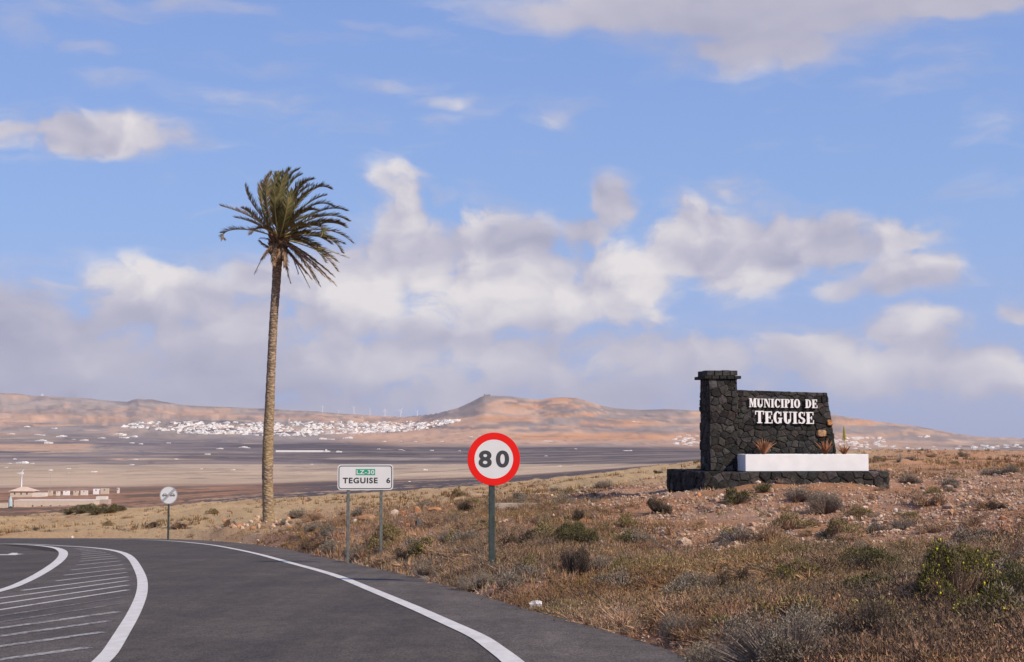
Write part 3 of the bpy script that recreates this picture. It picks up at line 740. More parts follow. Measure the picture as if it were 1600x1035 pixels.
def clip_poly(P, n, c):
    "keep the side n.p <= c"
    out = []
    for i in range(len(P)):
        a, b_ = P[i], P[(i + 1) % len(P)]; da = n[0] * a[0] + n[1] * a[1] - c; db = n[0] * b_[0] + n[1] * b_[1] - c
        if da <= 0: out.append(a)
        if (da < 0 < db) or (db < 0 < da):
            t_ = da / (da - db); out.append((a[0] + (b_[0] - a[0]) * t_, a[1] + (b_[1] - a[1]) * t_))
    return out
def cells(outline, cu, cv, rr, gap=.009, jit=.44, run=True):
    "irregular rubble cells filling a convex outline"
    us = [p[0] for p in outline]; vs = [p[1] for p in outline]
    nu = max(1, round((max(us) - min(us)) / cu)); nv = max(1, round((max(vs) - min(vs)) / cv))
    su = (max(us) - min(us)) / nu; sv = (max(vs) - min(vs)) / nv
    seeds = []
    for j in range(-1, nv + 1):
        for i in range(-1, nu + 2):
            o = .5 if j % 2 else 0
            seeds.append((min(us) + (i + o + rr.uniform(-jit, jit) * .95) * su, min(vs) + (j + .5 + rr.uniform(-jit, jit) * .8) * sv))
    seeds = [q for q in seeds if rr.random() > .13]
    res = []
    for k, (a, b_) in enumerate(seeds):
        P = list(outline)
        for q, (c, d) in enumerate(seeds):
            if q == k or abs(c - a) > 4 * su or abs(d - b_) > 4 * sv: continue
            # anisotropic bisector so stones stay wider than tall
            n = ((c - a) / su ** 2, (d - b_) / sv ** 2); l = math.hypot(*n)
            if l == 0: continue
            n = (n[0] / l, n[1] / l); mid_ = ((a + c) / 2, (b_ + d) / 2)
            P = clip_poly(P, n, n[0] * mid_[0] + n[1] * mid_[1] - gap / 2)
            if len(P) < 3: break
        if len(P) >= 3:
            ar = .5 * sum(P[i][0] * P[(i + 1) % len(P)][1] - P[(i + 1) % len(P)][0] * P[i][1] for i in range(len(P)))
            if abs(ar) > .004: res.append(P if ar > 0 else P[::-1])
    return res
def stone_geo(P, org, ua, va, na, rr, proud=(.02, .07), tone=None):
    "one stone: a polygon pushed out of the wall with worn arrises"
    # subdivide long edges slightly for an uneven outline
    Q = []
    for i in range(len(P)):
        a, b_ = P[i], P[(i + 1) % len(P)]; Q.append(a)
        l = math.hypot(b_[0] - a[0], b_[1] - a[1])
        if l > .13: Q.append(((a[0] + b_[0]) / 2 + rr.uniform(-.012, .012), (a[1] + b_[1]) / 2 + rr.uniform(-.012, .012)))
    cx = sum(p[0] for p in Q) / len(Q); cy = sum(p[1] for p in Q) / len(Q); n = len(Q)
    pr = rr.uniform(*proud); V = []
    def w(u, v, d): return org + ua * u + va * v + na * d
    for (u, v) in Q: V.append(w(u, v, -.03))
    for (u, v) in Q: V.append(w(u, v, pr * .45 + rr.uniform(-.006, .006)))
    for (u, v) in Q:
        f = .80 + rr.uniform(-.06, .05); V.append(w(cx + (u - cx) * f, cy + (v - cy) * f, pr + rr.uniform(-.012, .010)))
    V.append(w(cx + rr.uniform(-.02, .02), cy + rr.uniform(-.02, .02), pr + rr.uniform(-.006, .018)))
    Fc = []
    for i in range(n):
        j = (i + 1) % n
        Fc += [(i, j, n + j, n + i), (n + i, n + j, 2 * n + j, 2 * n + i), (2 * n + i, 2 * n + j, 3 * n)]
    if tone is None:
        r = rr.random(); g = rr.uniform(.018, .055) * (1.7 if r > .9 else 1)
        tone = (g * rr.uniform(1.0, 1.3 if r > .75 else 1.12), g * rr.uniform(.97, 1.04), g * rr.uniform(.88, 1.03))
    return V, Fc, tone
def facing_stones(parent, outline, org, ua, va, na, cu, cv, seed, parts=True, proud=(.02, .07), gap=.008, special=()):
    rr = random.Random(seed); joined = []
    if Vector(ua).cross(Vector(va)).dot(na) < 0:
        flip = True
    else: flip = False
    for P in cells(outline, cu, cv, rr, gap):
        cx = sum(p[0] for p in P) / len(P); cy = sum(p[1] for p in P) / len(P)
        tone = None; lab = None
        V, Fc, tone = stone_geo(P, org, ua, va, na, rr, proud)
        for (su, sv_, tn, lb) in special:
            ins = all((P[(i + 1) % len(P)][0] - P[i][0]) * (sv_ - P[i][1]) - (P[(i + 1) % len(P)][1] - P[i][1]) * (su - P[i][0]) >= 0 for i in range(len(P)))
            if ins: tone = tn; lab = lb
        if flip: Fc = [f[::-1] for f in Fc]
        if parts:
            me = mesh('stone', V, Fc, False, np.tile(tone, (len(V), 1)))
            link('stone', me, parent, LAVA, label=lab)
        else: joined.append((V, Fc, tone))
    if joined:
        V = []; Fc = []; cc = []
        for v, f, t_ in joined:
            b_ = len(V); V += v; Fc += [tuple(b_ + i for i in g) for g in f]; cc += [t_] * len(v)
        link('stone_facing', mesh('stone_facing', V, Fc, False, np.array(cc)), parent, LAVA, kind='stuff')

dM = 51.5; KM = dM / 2222
o_ = at(1108, 736, dM)
yaw = math.radians(7)
mon = empty('municipal_monument', o_, yaw, label='dark volcanic stone wall and pillar with white raised letters MUNICIPIO DE TEGUISE', cat='monument')
def mu_(px): return (px - 1108) * KM
def mz_(row): return (736 - row) * KM
VX, VY, VZ = Vector((1, 0, 0)), Vector((0, 1, 0)), Vector((0, 0, 1))
def lu(px, yl):
    "local x on the monument, at local depth yl, that shows in picture column px"
    c, s_ = math.cos(yaw), math.sin(yaw); q = side(px, 740)
    return (q * (o_.y + yl * c) - o_.x + yl * s_) / (c - q * s_)
# pillar: width 1.03 m, depth 1.2 m
cw, cdp, ch = 44.5 * KM, 1.15, 143 * KM
pil = MB().box(.03, cw - .03, -.10, cdp - .03, -.05, ch).build('pillar', MORTAR, mon)
facing_stones(pil, [(0, 0), (cw, 0), (cw, ch), (0, ch)], Vector((0, -.12, 0)), VX, VZ, -VY, .25, .235, 11)
facing_stones(pil, [(0, 0), (cdp + .1, 0), (cdp + .1, ch), (0, ch)], Vector((.02, -.10, 0)), VY, VZ, -VX, .26, .235, 12, parts=False)
facing_stones(pil, [(0, 0), (cw, 0), (cw, ch), (0, ch)], Vector((0, cdp - .03, 0)), VX, VZ, VY, .26, .235, 13, parts=False)
facing_stones(pil, [(0, 0), (cdp + .1, 0), (cdp + .1, ch), (0, ch)], Vector((cw - .02, -.10, 0)), VY, VZ, VX, .26, .235, 14, parts=False)
# ledge and cap courses
def course(name, x0, x1, y0, y1, z0, z1, n, seed, mat_tone=(.03, .06)):
    rr = random.Random(seed)
    core = MB().box(x0 + .05, x1 - .05, y0 + .05, y1 - .05, z0 + .01, z1 - .015).build(name, MORTAR, pil)
    ny = max(2, int((y1 - y0) / ((x1 - x0) / n)))
    for j in range(ny):
        for i in range(n):
            if 0 < i < n - 1 and 0 < j < ny - 1: continue
            a0 = x0 + (x1 - x0) * i / n + .006; a1 = x0 + (x1 - x0) * (i + 1) / n - .006
            b0 = y0 + (y1 - y0) * j / ny + .006; b1 = y0 + (y1 - y0) * (j + 1) / ny - .006
            q = MB().box(a0 + rr.uniform(0, .012), a1, b0 + rr.uniform(0, .015), b1, z0 + rr.uniform(0, .006), z1 - rr.uniform(0, .014), .02)
            g = rr.uniform(*mat_tone)
            link('cap_stone', mesh('cap_stone', q.V, q.F, False, np.tile((g * 1.03, g, g * .97), (len(q.V), 1))), core, LAVA)
course('pillar_ledge', -.20, cw + .14, -.24, cdp + .12, ch + .001, ch + .12, 5, 31, (.02, .032))
course('pillar_cap', -.10, cw + .03, -.15, cdp + .02, ch + .125, ch + .125 + 8.2 * KM, 4, 32)
# wall
x1, x2b, x2t, wh, wh2 = cw + .002, 4.86, 4.46, 126 * KM, 122 * KM
wd = .62
ring = [(x1, 0), (x2b - .06, 0), (x2t - .06, wh2 - .05), (x1, wh - .05)]
wall = MB().add([(u, y, v) for y in (.0, wd) for u, v in ring], [(0, 1, 2, 3), (7, 6, 5, 4), (0, 4, 5, 1), (1, 5, 6, 2), (2, 6, 7, 3), (3, 7, 4, 0)]).build('wall', MORTAR, mon)
TAN = (.30, .20, .12)
facing_stones(wall, [(x1 + .01, 0), (x2b - .02, 0), (x2t - .02, wh2), (x1 + .01, wh)], Vector((0, 0, 0)), VX, VZ, -VY, .27, .205, 21)
facing_stones(wall, [(x1, 0), (x2b, 0), (x2t, wh2), (x1, wh)], Vector((0, wd, 0)), VX, VZ, VY, .3, .24, 22, parts=False)
# right end and top
ve = Vector((x2t - x2b, 0, wh2)); le = ve.length; ve.normalize()
facing_stones(wall, [(0, 0), (wd, 0), (wd, le), (0, le)], Vector((x2b - .07, 0, 0)), VY, ve, Vector((ve.z, 0, -ve.x)), .30, .22, 23, parts=False, proud=(.03, .11))
vt = Vector((x2t - x1, 0, wh2 - wh)); lt = vt.length; vt.normalize()
facing_stones(wall, [(0, 0), (lt, 0), (lt, wd), (0, wd)], Vector((x1, 0, wh - .07)), vt, VY, Vector((-vt.z, 0, vt.x)), .26, .30, 24, parts=False, proud=(.03, .07))

for (uc, vc, w_s, h_s, tn, lb) in ((mu_(1289.5), mz_(678), .40, .29, (.36, .215, .115), 'large tan stone set in the lower right of the black wall'), (mu_(1303), mz_(661), .24, .24, (.40, .20, .09), 'orange stone at the broken right edge of the wall')):
    rr = random.Random(int(uc * 100)); P = []
    for k in range(8):
        a = 2 * math.pi * k / 8 + .3; P.append((uc + math.copysign(abs(math.cos(a)) ** .6, math.cos(a)) * w_s / 2 * rr.uniform(.9, 1.05), vc + math.copysign(abs(math.sin(a)) ** .6, math.sin(a)) * h_s / 2 * rr.uniform(.9, 1.05)))
    V, Fc, _ = stone_geo(P, Vector((0, 0, 0)), VX, VZ, -VY, rr, (.10, .115))
    link('stone', mesh('stone', V, Fc, False, np.tile(tn, (len(V), 1))), wall, LAVA, label=lb)
# raised serif letters, built from stems, hairlines, bowls and slab serifs
def glyph(ch_):
    T_ = .30; H = .085; SF = .075     # stem, hairline, serif thickness in cap heights
    R_ = []                            # rects (x0,z0,x1,z1), polys, arcs
    if ch_ == 'M':
        w = 1.10; R_ = [('p', [(.10, 0), (.22, 0), (.22, 1), (.10, 1)]), ('r', .76, 0, 1.03, 1), ('p', [(.10, 1), (.38, 1), (.62, .18), (.52, .0)]), ('p', [(.50, .05), (.58, .05), (.84, 1), (.74, 1)]), ('s', -.0, .32), ('s', .66, 1.12), ('t', -.0, .38), ('t', .74, 1.12)]
    elif ch_ == 'U': w = .95; R_ = [('r', .10, .34, .38, 1), ('r', .74, .36, .83, 1), ('a', .465, .36, .365, .38, .085, .29, 180, 360), ('t', 0, .48), ('t', .62, .95)]
    elif ch_ == 'N': w = 1.0; R_ = [('r', .12, 0, .21, 1), ('r', .80, 0, .89, 1), ('p', [(.12, 1), (.42, 1), (.89, 0), (.74, 0)]), ('s', 0, .34), ('t', 0, .40), ('t', .68, 1.0)]
    elif ch_ == 'I': w = .48; R_ = [('r', .10, 0, .38, 1), ('s', 0, .48), ('t', 0, .48)]
    elif ch_ == 'C': w = .86; R_ = [('a', .45, .5, .43, .52, .15, .44, 42, 318), ('r', .72, .64, .82, .98), ('p', [(.72, .20), (.80, .30), (.84, .28), (.74, .12)])]
    elif ch_ == 'G': w = .96; R_ = [('a', .46, .5, .44, .52, .16, .44, 42, 330), ('r', .74, .64, .84, .98), ('r', .60, .03, .86, .44), ('r', .50, .40, .94, .48)]
    elif ch_ == 'P': w = .82; R_ = [('r', .10, 0, .38, 1), ('a', .40, .735, .40, .265, .12, .19, -90, 90), ('r', .30, .92, .42, 1), ('r', .30, .47, .42, .545), ('s', 0, .50), ('t', 0, .40)]
    elif ch_ == 'O': w = .92; R_ = [('a', .46, .5, .45, .52, .17, .44, 0, 360)]
    elif ch_ == 'D': w = .94; R_ = [('r', .10, 0, .38, 1), ('a', .40, .5, .50, .5, .22, .42, -90, 90), ('r', .3, .92, .42, 1), ('r', .3, 0, .42, .08), ('s', 0, .4), ('t', 0, .4)]
    elif ch_ == 'E': w = .84; R_ = [('r', .10, 0, .38, 1), ('r', .3, .46, .60, .54), ('r', .55, .36, .63, .64), ('r', .3, .92, .78, 1), ('r', .70, .72, .78, 1), ('r', .3, 0, .82, .08), ('r', .74, 0, .82, .30), ('s', 0, .4), ('t', 0, .4)]
    elif ch_ == 'T': w = .92; R_ = [('r', .32, 0, .60, 1), ('r', 0, .92, .92, 1), ('r', 0, .70, .09, 1), ('r', .83, .70, .92, 1), ('s', .20, .72)]
    elif ch_ == 'S': w = .78; R_ = [('a', .38, .735, .33, .265, .10, .19, 35, 250), ('p', [(.08, .66), (.30, .52), (.62, .42), (.72, .30), (.50, .30), (.34, .44), (.10, .56)]), ('p', [(.10, .74), (.22, .62), (.55, .50), (.70, .36), (.60, .22), (.48, .36), (.14, .52)]), ('a', .39, .265, .35, .265, .12, .19, -145, 55), ('r', .62, .68, .70, .98), ('r', .06, .02, .14, .34)]
    out = []
    for q in R_:
        if q[0] == 'r': _, a, b_, c, d = q; out.append([(a, b_), (c, b_), (c, d), (a, d)])
        elif q[0] == 's': out.append([(q[1], 0), (q[2], 0), (q[2], SF), (q[1], SF)])
        elif q[0] == 't': out.append([(q[1], 1 - SF), (q[2], 1 - SF), (q[2], 1), (q[1], 1)])
        elif q[0] == 'p': out.append(q[1])
        elif q[0] == 'a':
            _, cx, cz, rx, rz_, ix, iz, a0, a1 = q; n = max(8, int((a1 - a0) / 14))
            for k in range(n):
                t0 = math.radians(a0 + (a1 - a0) * k / n); t1 = math.radians(a0 + (a1 - a0) * (k + 1) / n)
                out.append([(cx + rx * math.cos(t0), cz + rz_ * math.sin(t0)), (cx + rx * math.cos(t1), cz + rz_ * math.sin(t1)), (cx + ix * math.cos(t1), cz + iz * math.sin(t1)), (cx + ix * math.cos(t0), cz + iz * math.sin(t0))])
    return w, out
def letters(word, xs, xe, zb, hs, y0, slope_=0):
    gl = [glyph(c) if c != ' ' else (.62, None) for c in word]
    sp_ = .07; tot = sum(g[0] for g in gl) + sp_ * (len(word) - 1); sx = (xe - xs) / tot
    x = xs
    for (w, parts_), c in zip(gl, word):
        if parts_:
            h = hs * (1.04 if (c == word[0] and x == xs) else 1.0)
            b_ = MB()
            for k, poly in enumerate(parts_):
                ar = sum(poly[i][0] * poly[(i + 1) % len(poly)][1] - poly[(i + 1) % len(poly)][0] * poly[i][1] for i in range(len(poly)))
                if ar < 0: poly = poly[::-1]
                n = len(poly); dep = .055 + .0006 * k
                V = [(x + u * sx, y0 - dep, zb + v * h + slope_ * (x - xs)) for u, v in poly] + [(x + u * sx, y0, zb + v * h + slope_ * (x - xs)) for u, v in poly]
                b_.add(V, [tuple(range(n))] + [(i, n + i, n + (i + 1) % n, (i + 1) % n) for i in range(n)])
            b_.build('letter_' + c.lower(), LETTER, wall)
        x += (w + sp_) * sx
def mu(px): return (px - 1108) * KM
def mz(row): return (736 - row) * KM
letters('MUNICIPIO DE', mu(1171.5), mu(1282), mz(637), 13.4 * KM, -.088, -.012)
letters('TEGUISE', mu(1181), mu(1276), mz(662), 18.6 * KM, -.088, -.012)

# stone platform
pf = [(lu(1101, -1.38), -1.38), (lu(1388, -1.38), -1.38), (lu(1388, -1.38) + .15, 3.1), (lu(1042, 3.1), 3.1)]
zt = .03
ph = 1.3
core = [(pf[0][0] + .04, pf[0][1] + .04), (pf[1][0] - .04, pf[1][1] + .04), (pf[2][0] - .04, pf[2][1] - .04), (pf[3][0] + .04, pf[3][1] - .04)]
plat = MB().prism(core, -ph, -.035).build('platform', MORTAR, mon)
def edge_face(a, b_, seed, parts, cu=.29, cv=.235, h=.68):
    A_ = Vector((a[0], a[1], -h)); B_ = Vector((b_[0], b_[1], -h)); u = (B_ - A_); L_ = u.length; u.normalize(); n = u.cross(VZ)
    facing_stones(plat, [(0, 0), (L_, 0), (L_, h), (0, h)], A_ + n * -.02, u, VZ, n, cu, cv, seed, parts=parts, proud=(.02, .08))
edge_face(pf[0], pf[1], 41, True, .34, .30, .62); edge_face(pf[1], pf[2], 42, False); edge_face(pf[2], pf[3], 43, False); edge_face(pf[3], pf[0], 44, False, .3, .24, .75)
facing_stones(plat, [(pf[0][0], pf[0][1]), (pf[1][0], pf[1][1]), (pf[2][0], pf[2][1]), (pf[3][0], pf[3][1])], Vector((0, 0, -.055)), VX, VY, VZ, .42, .38, 45, parts=False, proud=(.02, .06))

# white trough in front of the wall
M4 = Matrix.Translation(o_) @ Matrix.Rotation(yaw, 4, 'Z')
def monp(x, y, z): return M4 @ Vector((x, y, z))
tr0, tr1 = lu(1165, -1.18), lu(1357.5, -1.18)
trz = .035
pt = empty('planter_trough', monp((tr0 + tr1) / 2, -.64, trz - .02), yaw, label='long white planter trough on the stone platform below the lettering', cat='planter')
hw = (tr1 - tr0) / 2; th_ = 25.5 * KM
tb = MB()
yy0, yy1 = -.02, .0
fr = -.36
# four rendered walls with the left one set back to the wall of the monument
o1 = [(-hw, -.54), (hw, -.54), (hw, .52), (-hw, .52)]
i1 = [(-hw + .09, -.45), (hw - .09, -.45), (hw - .09, .43), (-hw + .09, .43)]
n = 4
V = [(x, y, 0) for x, y in o1] + [(x, y, th_) for x, y in o1] + [(x, y, th_) for x, y in i1] + [(x, y, .1) for x, y in i1]
Fc = [(0, 1, 5, 4), (1, 2, 6, 5), (2, 3, 7, 6), (3, 0, 4, 7)] + [(4 + i, 4 + (i + 1) % 4, 8 + (i + 1) % 4, 8 + i) for i in range(4)] + [(8 + i, 8 + (i + 1) % 4, 12 + (i + 1) % 4, 12 + i) for i in range(4)]
w_o = MB().add(V, Fc).build('trough_body', WHITEWASH, pt)
bev = w_o.modifiers.new('bevel', 'BEVEL'); bev.width = .012; bev.segments = 2
MB().box(-hw + .085, hw - .085, -.455, .435, .08, th_ - .07).build('soil', plain('planter_soil', (.11, .07, .05), .4, 12, .95, .1, .5), pt)

# aloes
ALOE = plain('aloe_leaf', (.40, .145, .065), .35, 6, .6, .3, c2=(.30, .17, .09)); STALK = plain('flower_stalk', (.30, .26, .07), .3, 6, .7); ALF = plain('aloe_flower', (.42, .34, .05), .25, 12, .7)
def aloe(loc, r, n, seed, label, stalk=0):
    rr = random.Random(seed); e_ = empty('aloe_plant', loc, rr.uniform(0, 6), label=label, cat='plant', group='aloes in the planter')
    for k in range(n):
        a = k * 2.4 + rr.uniform(-.2, .2); tilt = rr.uniform(.05, .75); L_ = r * rr.uniform(.75, 1.1)
        b_ = MB(); P = []
        for i in range(5):
            t_ = i / 4; q = tilt * (.75 + .4 * t_)
            P.append(Vector((math.cos(a) * math.sin(q) * L_ * t_, math.sin(a) * math.sin(q) * L_ * t_, math.cos(q) * L_ * t_)))
        b_.tube(P, [.026, .030, .024, .014, .003], 4)
        b_.build('leaf', ALOE, e_)
    if stalk:
        MB().tube([(0, 0, 0), (.01, 0, stalk * .5), (0, .01, stalk)], [.014, .012, .008], 5).build('flower_stalk', STALK, e_)
        fb = MB()
        for k in range(70):
            z = stalk * (.55 + .45 * k / 70); a = k * 2.4; rr_ = .075 * (1.2 - k / 70)
            fb.tube([(math.cos(a) * .01, math.sin(a) * .01, z), (math.cos(a) * rr_, math.sin(a) * rr_, z - .03)], [.012, .008], 4)
        fb.build('flower_head', ALF, e_)
aloe(monp(lu(1193, -.6), -.6, th_ - .05), .66, 40, 1, 'orange spiky aloe in the left part of the white trough')
aloe(monp(lu(1290, -.6), -.6, th_ - .05), .60, 36, 2, 'orange spiky aloe under the tan stone in the white trough')
aloe(monp(lu(1320, -.6), -.6, th_ - .05), .46, 22, 3, 'small aloe with one tall yellow flower stalk in the trough', stalk=46 * KM)

# ------------------------------------------------------------------ palm
dP = 75.0; KP = dP / 2222
pb = at(420.5, 815, dP); pbz = lz(pb.x, pb.y)
palm = empty('palm_tree', (pb.x, pb.y, min(pb.z, pbz) - .1), 0, label='tall wind-bent palm with a bare trunk and ragged green and brown fronds', cat='palm tree')
PO = Vector(palm.location)
def pp(px, row, dy=0.0):
    "position in the palm's own frame of a point of its outline"
    return at(px, row, dP + dy) * 1.0 - PO
def bark():
    m, t, b = material('palm_bark', .93, .1); co = objco(t)
    sp_ = t.n('ShaderNodeSeparateXYZ'); t.put(sp_.inputs[0], co)
    st = t.v('MULTIPLY', co, (1, 1, 2.6)); n = t.noise(st, 4.5, 6, .68); v = t.vor(t.v('MULTIPLY', co, (1, 1, 1.8)), 5.5); lo = t.noise(co, .55, 3, .5)
    c = t.mix(t.rng(n, .3, .7), (.16, .11, .08), (.44, .325, .225))
    c = t.mix(t.m('MULTIPLY', t.rng(v, .42, .62), .5), c, (.10, .065, .045))
    moss = t.m('MULTIPLY', t.rng(sp_.outputs[2], 9.5, 1.5), t.rng(lo, .38, .55))
    c = t.mix(t.m('MULTIPLY', moss, .42), c, (.36, .26, .10))
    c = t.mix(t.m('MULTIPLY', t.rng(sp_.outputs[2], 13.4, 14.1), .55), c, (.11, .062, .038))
    setc(t, b, c); bump(t, b, t.m('ADD', t.m('MULTIPLY', n, .5), v), 1.0, .05); return m
BARK = bark()
prof = [(420.5, 822, 27), (420, 812, 22), (419, 795, 19.6), (418.3, 770, 19), (418, 740, 19.2), (418.3, 715, 19.2), (419, 690, 18.6), (420, 665, 17.8), (421.2, 640, 17), (422.3, 610, 16.2), (423.6, 580, 15.6), (425, 550, 15.2), (426.5, 520, 15), (428.2, 490, 15), (430, 465, 15), (431.6, 445, 15.4), (432.6, 425, 16), (433.6, 410, 17), (434.6, 398, 20), (435.6, 388, 23), (436.5, 376, 20), (437, 364, 12)]
V = []; Fc = []; n = 28; rr = random.Random(3)
zz = np.linspace(0, len(prof) - 1, 130)
for i, q in enumerate(zz):
    a, b_ = int(q), min(int(q) + 1, len(prof) - 1); f = q - a
    px, row, w = [prof[a][k] * (1 - f) + prof[b_][k] * f for k in range(3)]
    c = pp(px, row); r = w / 2 * KP * .88
    for k in range(n):
        an = 2 * math.pi * k / n
        rb_ = r * (1 + .035 * math.sin(i * 1.9 + k * .9) + rr.uniform(-.035, .035) + (.16 * ((i * 3 + k * 2) % 5 > 2) if row < 408 else 0))
        V.append((c.x + math.cos(an) * rb_, c.y + math.sin(an) * rb_, c.z))
for i in range(len(zz) - 1):
    for k in range(n): Fc.append((i * n + k, i * n + (k + 1) % n, (i + 1) * n + (k + 1) % n, (i + 1) * n + k))
link('trunk', mesh('trunk', V, Fc, True), palm, BARK)

def leafmat(name, c1, c2, tr=.25):
    m, t, b = material(name, .55, .3)
    at_ = t.n('ShaderNodeAttribute', attribute_name='Col'); n = t.noise(objco(t), 3, 3, .5)
    setc(t, b, t.mix(1.0, at_.outputs['Color'], t.mix(n, c1, c2), 'MULTIPLY'))
    return m
FROND = leafmat('palm_frond', (.8, .8, .8), (1.25, 1.2, 1.15))
WIND = Vector((.62, .25, .28))
def frond(pts, width=1.0, tone=0, n_leaf=58, seed=0, depth=0.0, name='frond', both=True):
    "pts: outline pixels from heart to tip with depth offsets in metres; tone 0 green .. 1 dry"
    rr = random.Random(seed); P = []
    C_ = [pp(*p) for p in pts]
    m_ = 26
    def bez(t_):                                    # Catmull-like through de Casteljau on the control points
        Q = list(C_)
        while len(Q) > 1: Q = [Q[i].lerp(Q[i + 1], t_) for i in range(len(Q) - 1)]
        return Q[0]
    P = [bez(i / (m_ - 1)) for i in range(m_)]
    V = []; Fc = []; cc = []
    def col_(t_, k):
        g = Vector((.060, .068, .022)); y = Vector((.23, .18, .07)); d = Vector((.20, .115, .065))
        f = rr.uniform(0, .35) + .25 * t_
        c = g.lerp(y, min(1, f)) if tone < .5 else d.lerp(Vector((.31, .205, .12)), rr.random())
        if 0 < tone < .5 and rr.random() < tone * 1.6: c = c.lerp(d, .8)
        return c * rr.uniform(.75, 1.2)
    def quad(a, b_, w, nrm, c):
        s = len(V); d = (b_ - a)
        x = d.cross(nrm); 
        if x.length < 1e-5: x = d.cross(Vector((0, 0, 1)))
        x.normalize(); x *= w / 2
        mid = a.lerp(b_, .5) 
        V.extend([a - x * .6, a + x * .6, mid + x, b_, mid - x]); Fc.append((s, s + 1, s + 2, s + 3, s + 4)); cc.extend([c] * 5)
    # rachis
    for i in range(m_ - 1):
        w = .085 * (1 - i / m_) + .022; c = Vector((.33, .27, .11)) if tone < .5 else Vector((.23, .14, .08))
        a, b_ = P[i], P[i + 1]; s = len(V); d = (b_ - a).normalized(); x = d.cross(Vector((0, 1, 0))); 
        if x.length < .1: x = Vector((1, 0, 0))
        x.normalize(); y = d.cross(x)
        for q in (a, b_):
            for k in range(3):
                an = 2.1 * k; V.append(q + (x * math.cos(an) + y * math.sin(an)) * w / 2); cc.append(c)
        for k in range(3): Fc.append((s + k, s + (k + 1) % 3, s + 3 + (k + 1) % 3, s + 3 + k))
    for k in range(n_leaf):
        t_ = .16 + .84 * (k + .5) / n_leaf; q = t_ * (m_ - 1); i = min(int(q), m_ - 2)
        p0 = P[i].lerp(P[i + 1], q - i); d = (P[min(i + 1, m_ - 1)] - P[max(i - 1, 0)]).normalized()
        up = Vector((0, 0, 1)); sd = d.cross(up)
        if sd.length < .15: sd = Vector((0, 1, 0)).cross(d)
        sd.normalize(); nr_ = sd.cross(d).normalized()
        ll = (.62 * math.sin(math.pi * (.12 + .80 * t_)) ** .6) * (.35 + .65 * width) * (.85 if tone > .5 else 1)
        for s_ in (-1, 1):
            if rr.random() < (.04 + .12 * tone): continue
            lift = rr.uniform(.1, .55) if tone < .5 else rr.uniform(-.5, .1)
            dr = d * rr.uniform(.75, 1.1) + sd * s_ * rr.uniform(.55, 1.05) * (.45 if tone > .5 else 1) + nr_ * lift + WIND * rr.uniform(.10, .50)
            dr.normalize(); L_ = ll * rr.uniform(.75, 1.12)
            quad(p0, p0 + dr * L_, .050 * width ** .5, nr_ + Vector((rr.uniform(-.6, .6), rr.uniform(-.6, .6), 0)), col_(t_, k))
    me = mesh(name, V, Fc, False, np.array([tuple(c) for c in cc]))
    link(name, me, palm, FROND, label=('dry brown hanging frond' if tone > .5 else None))
H0 = (436, 373)
hx, hy = H0
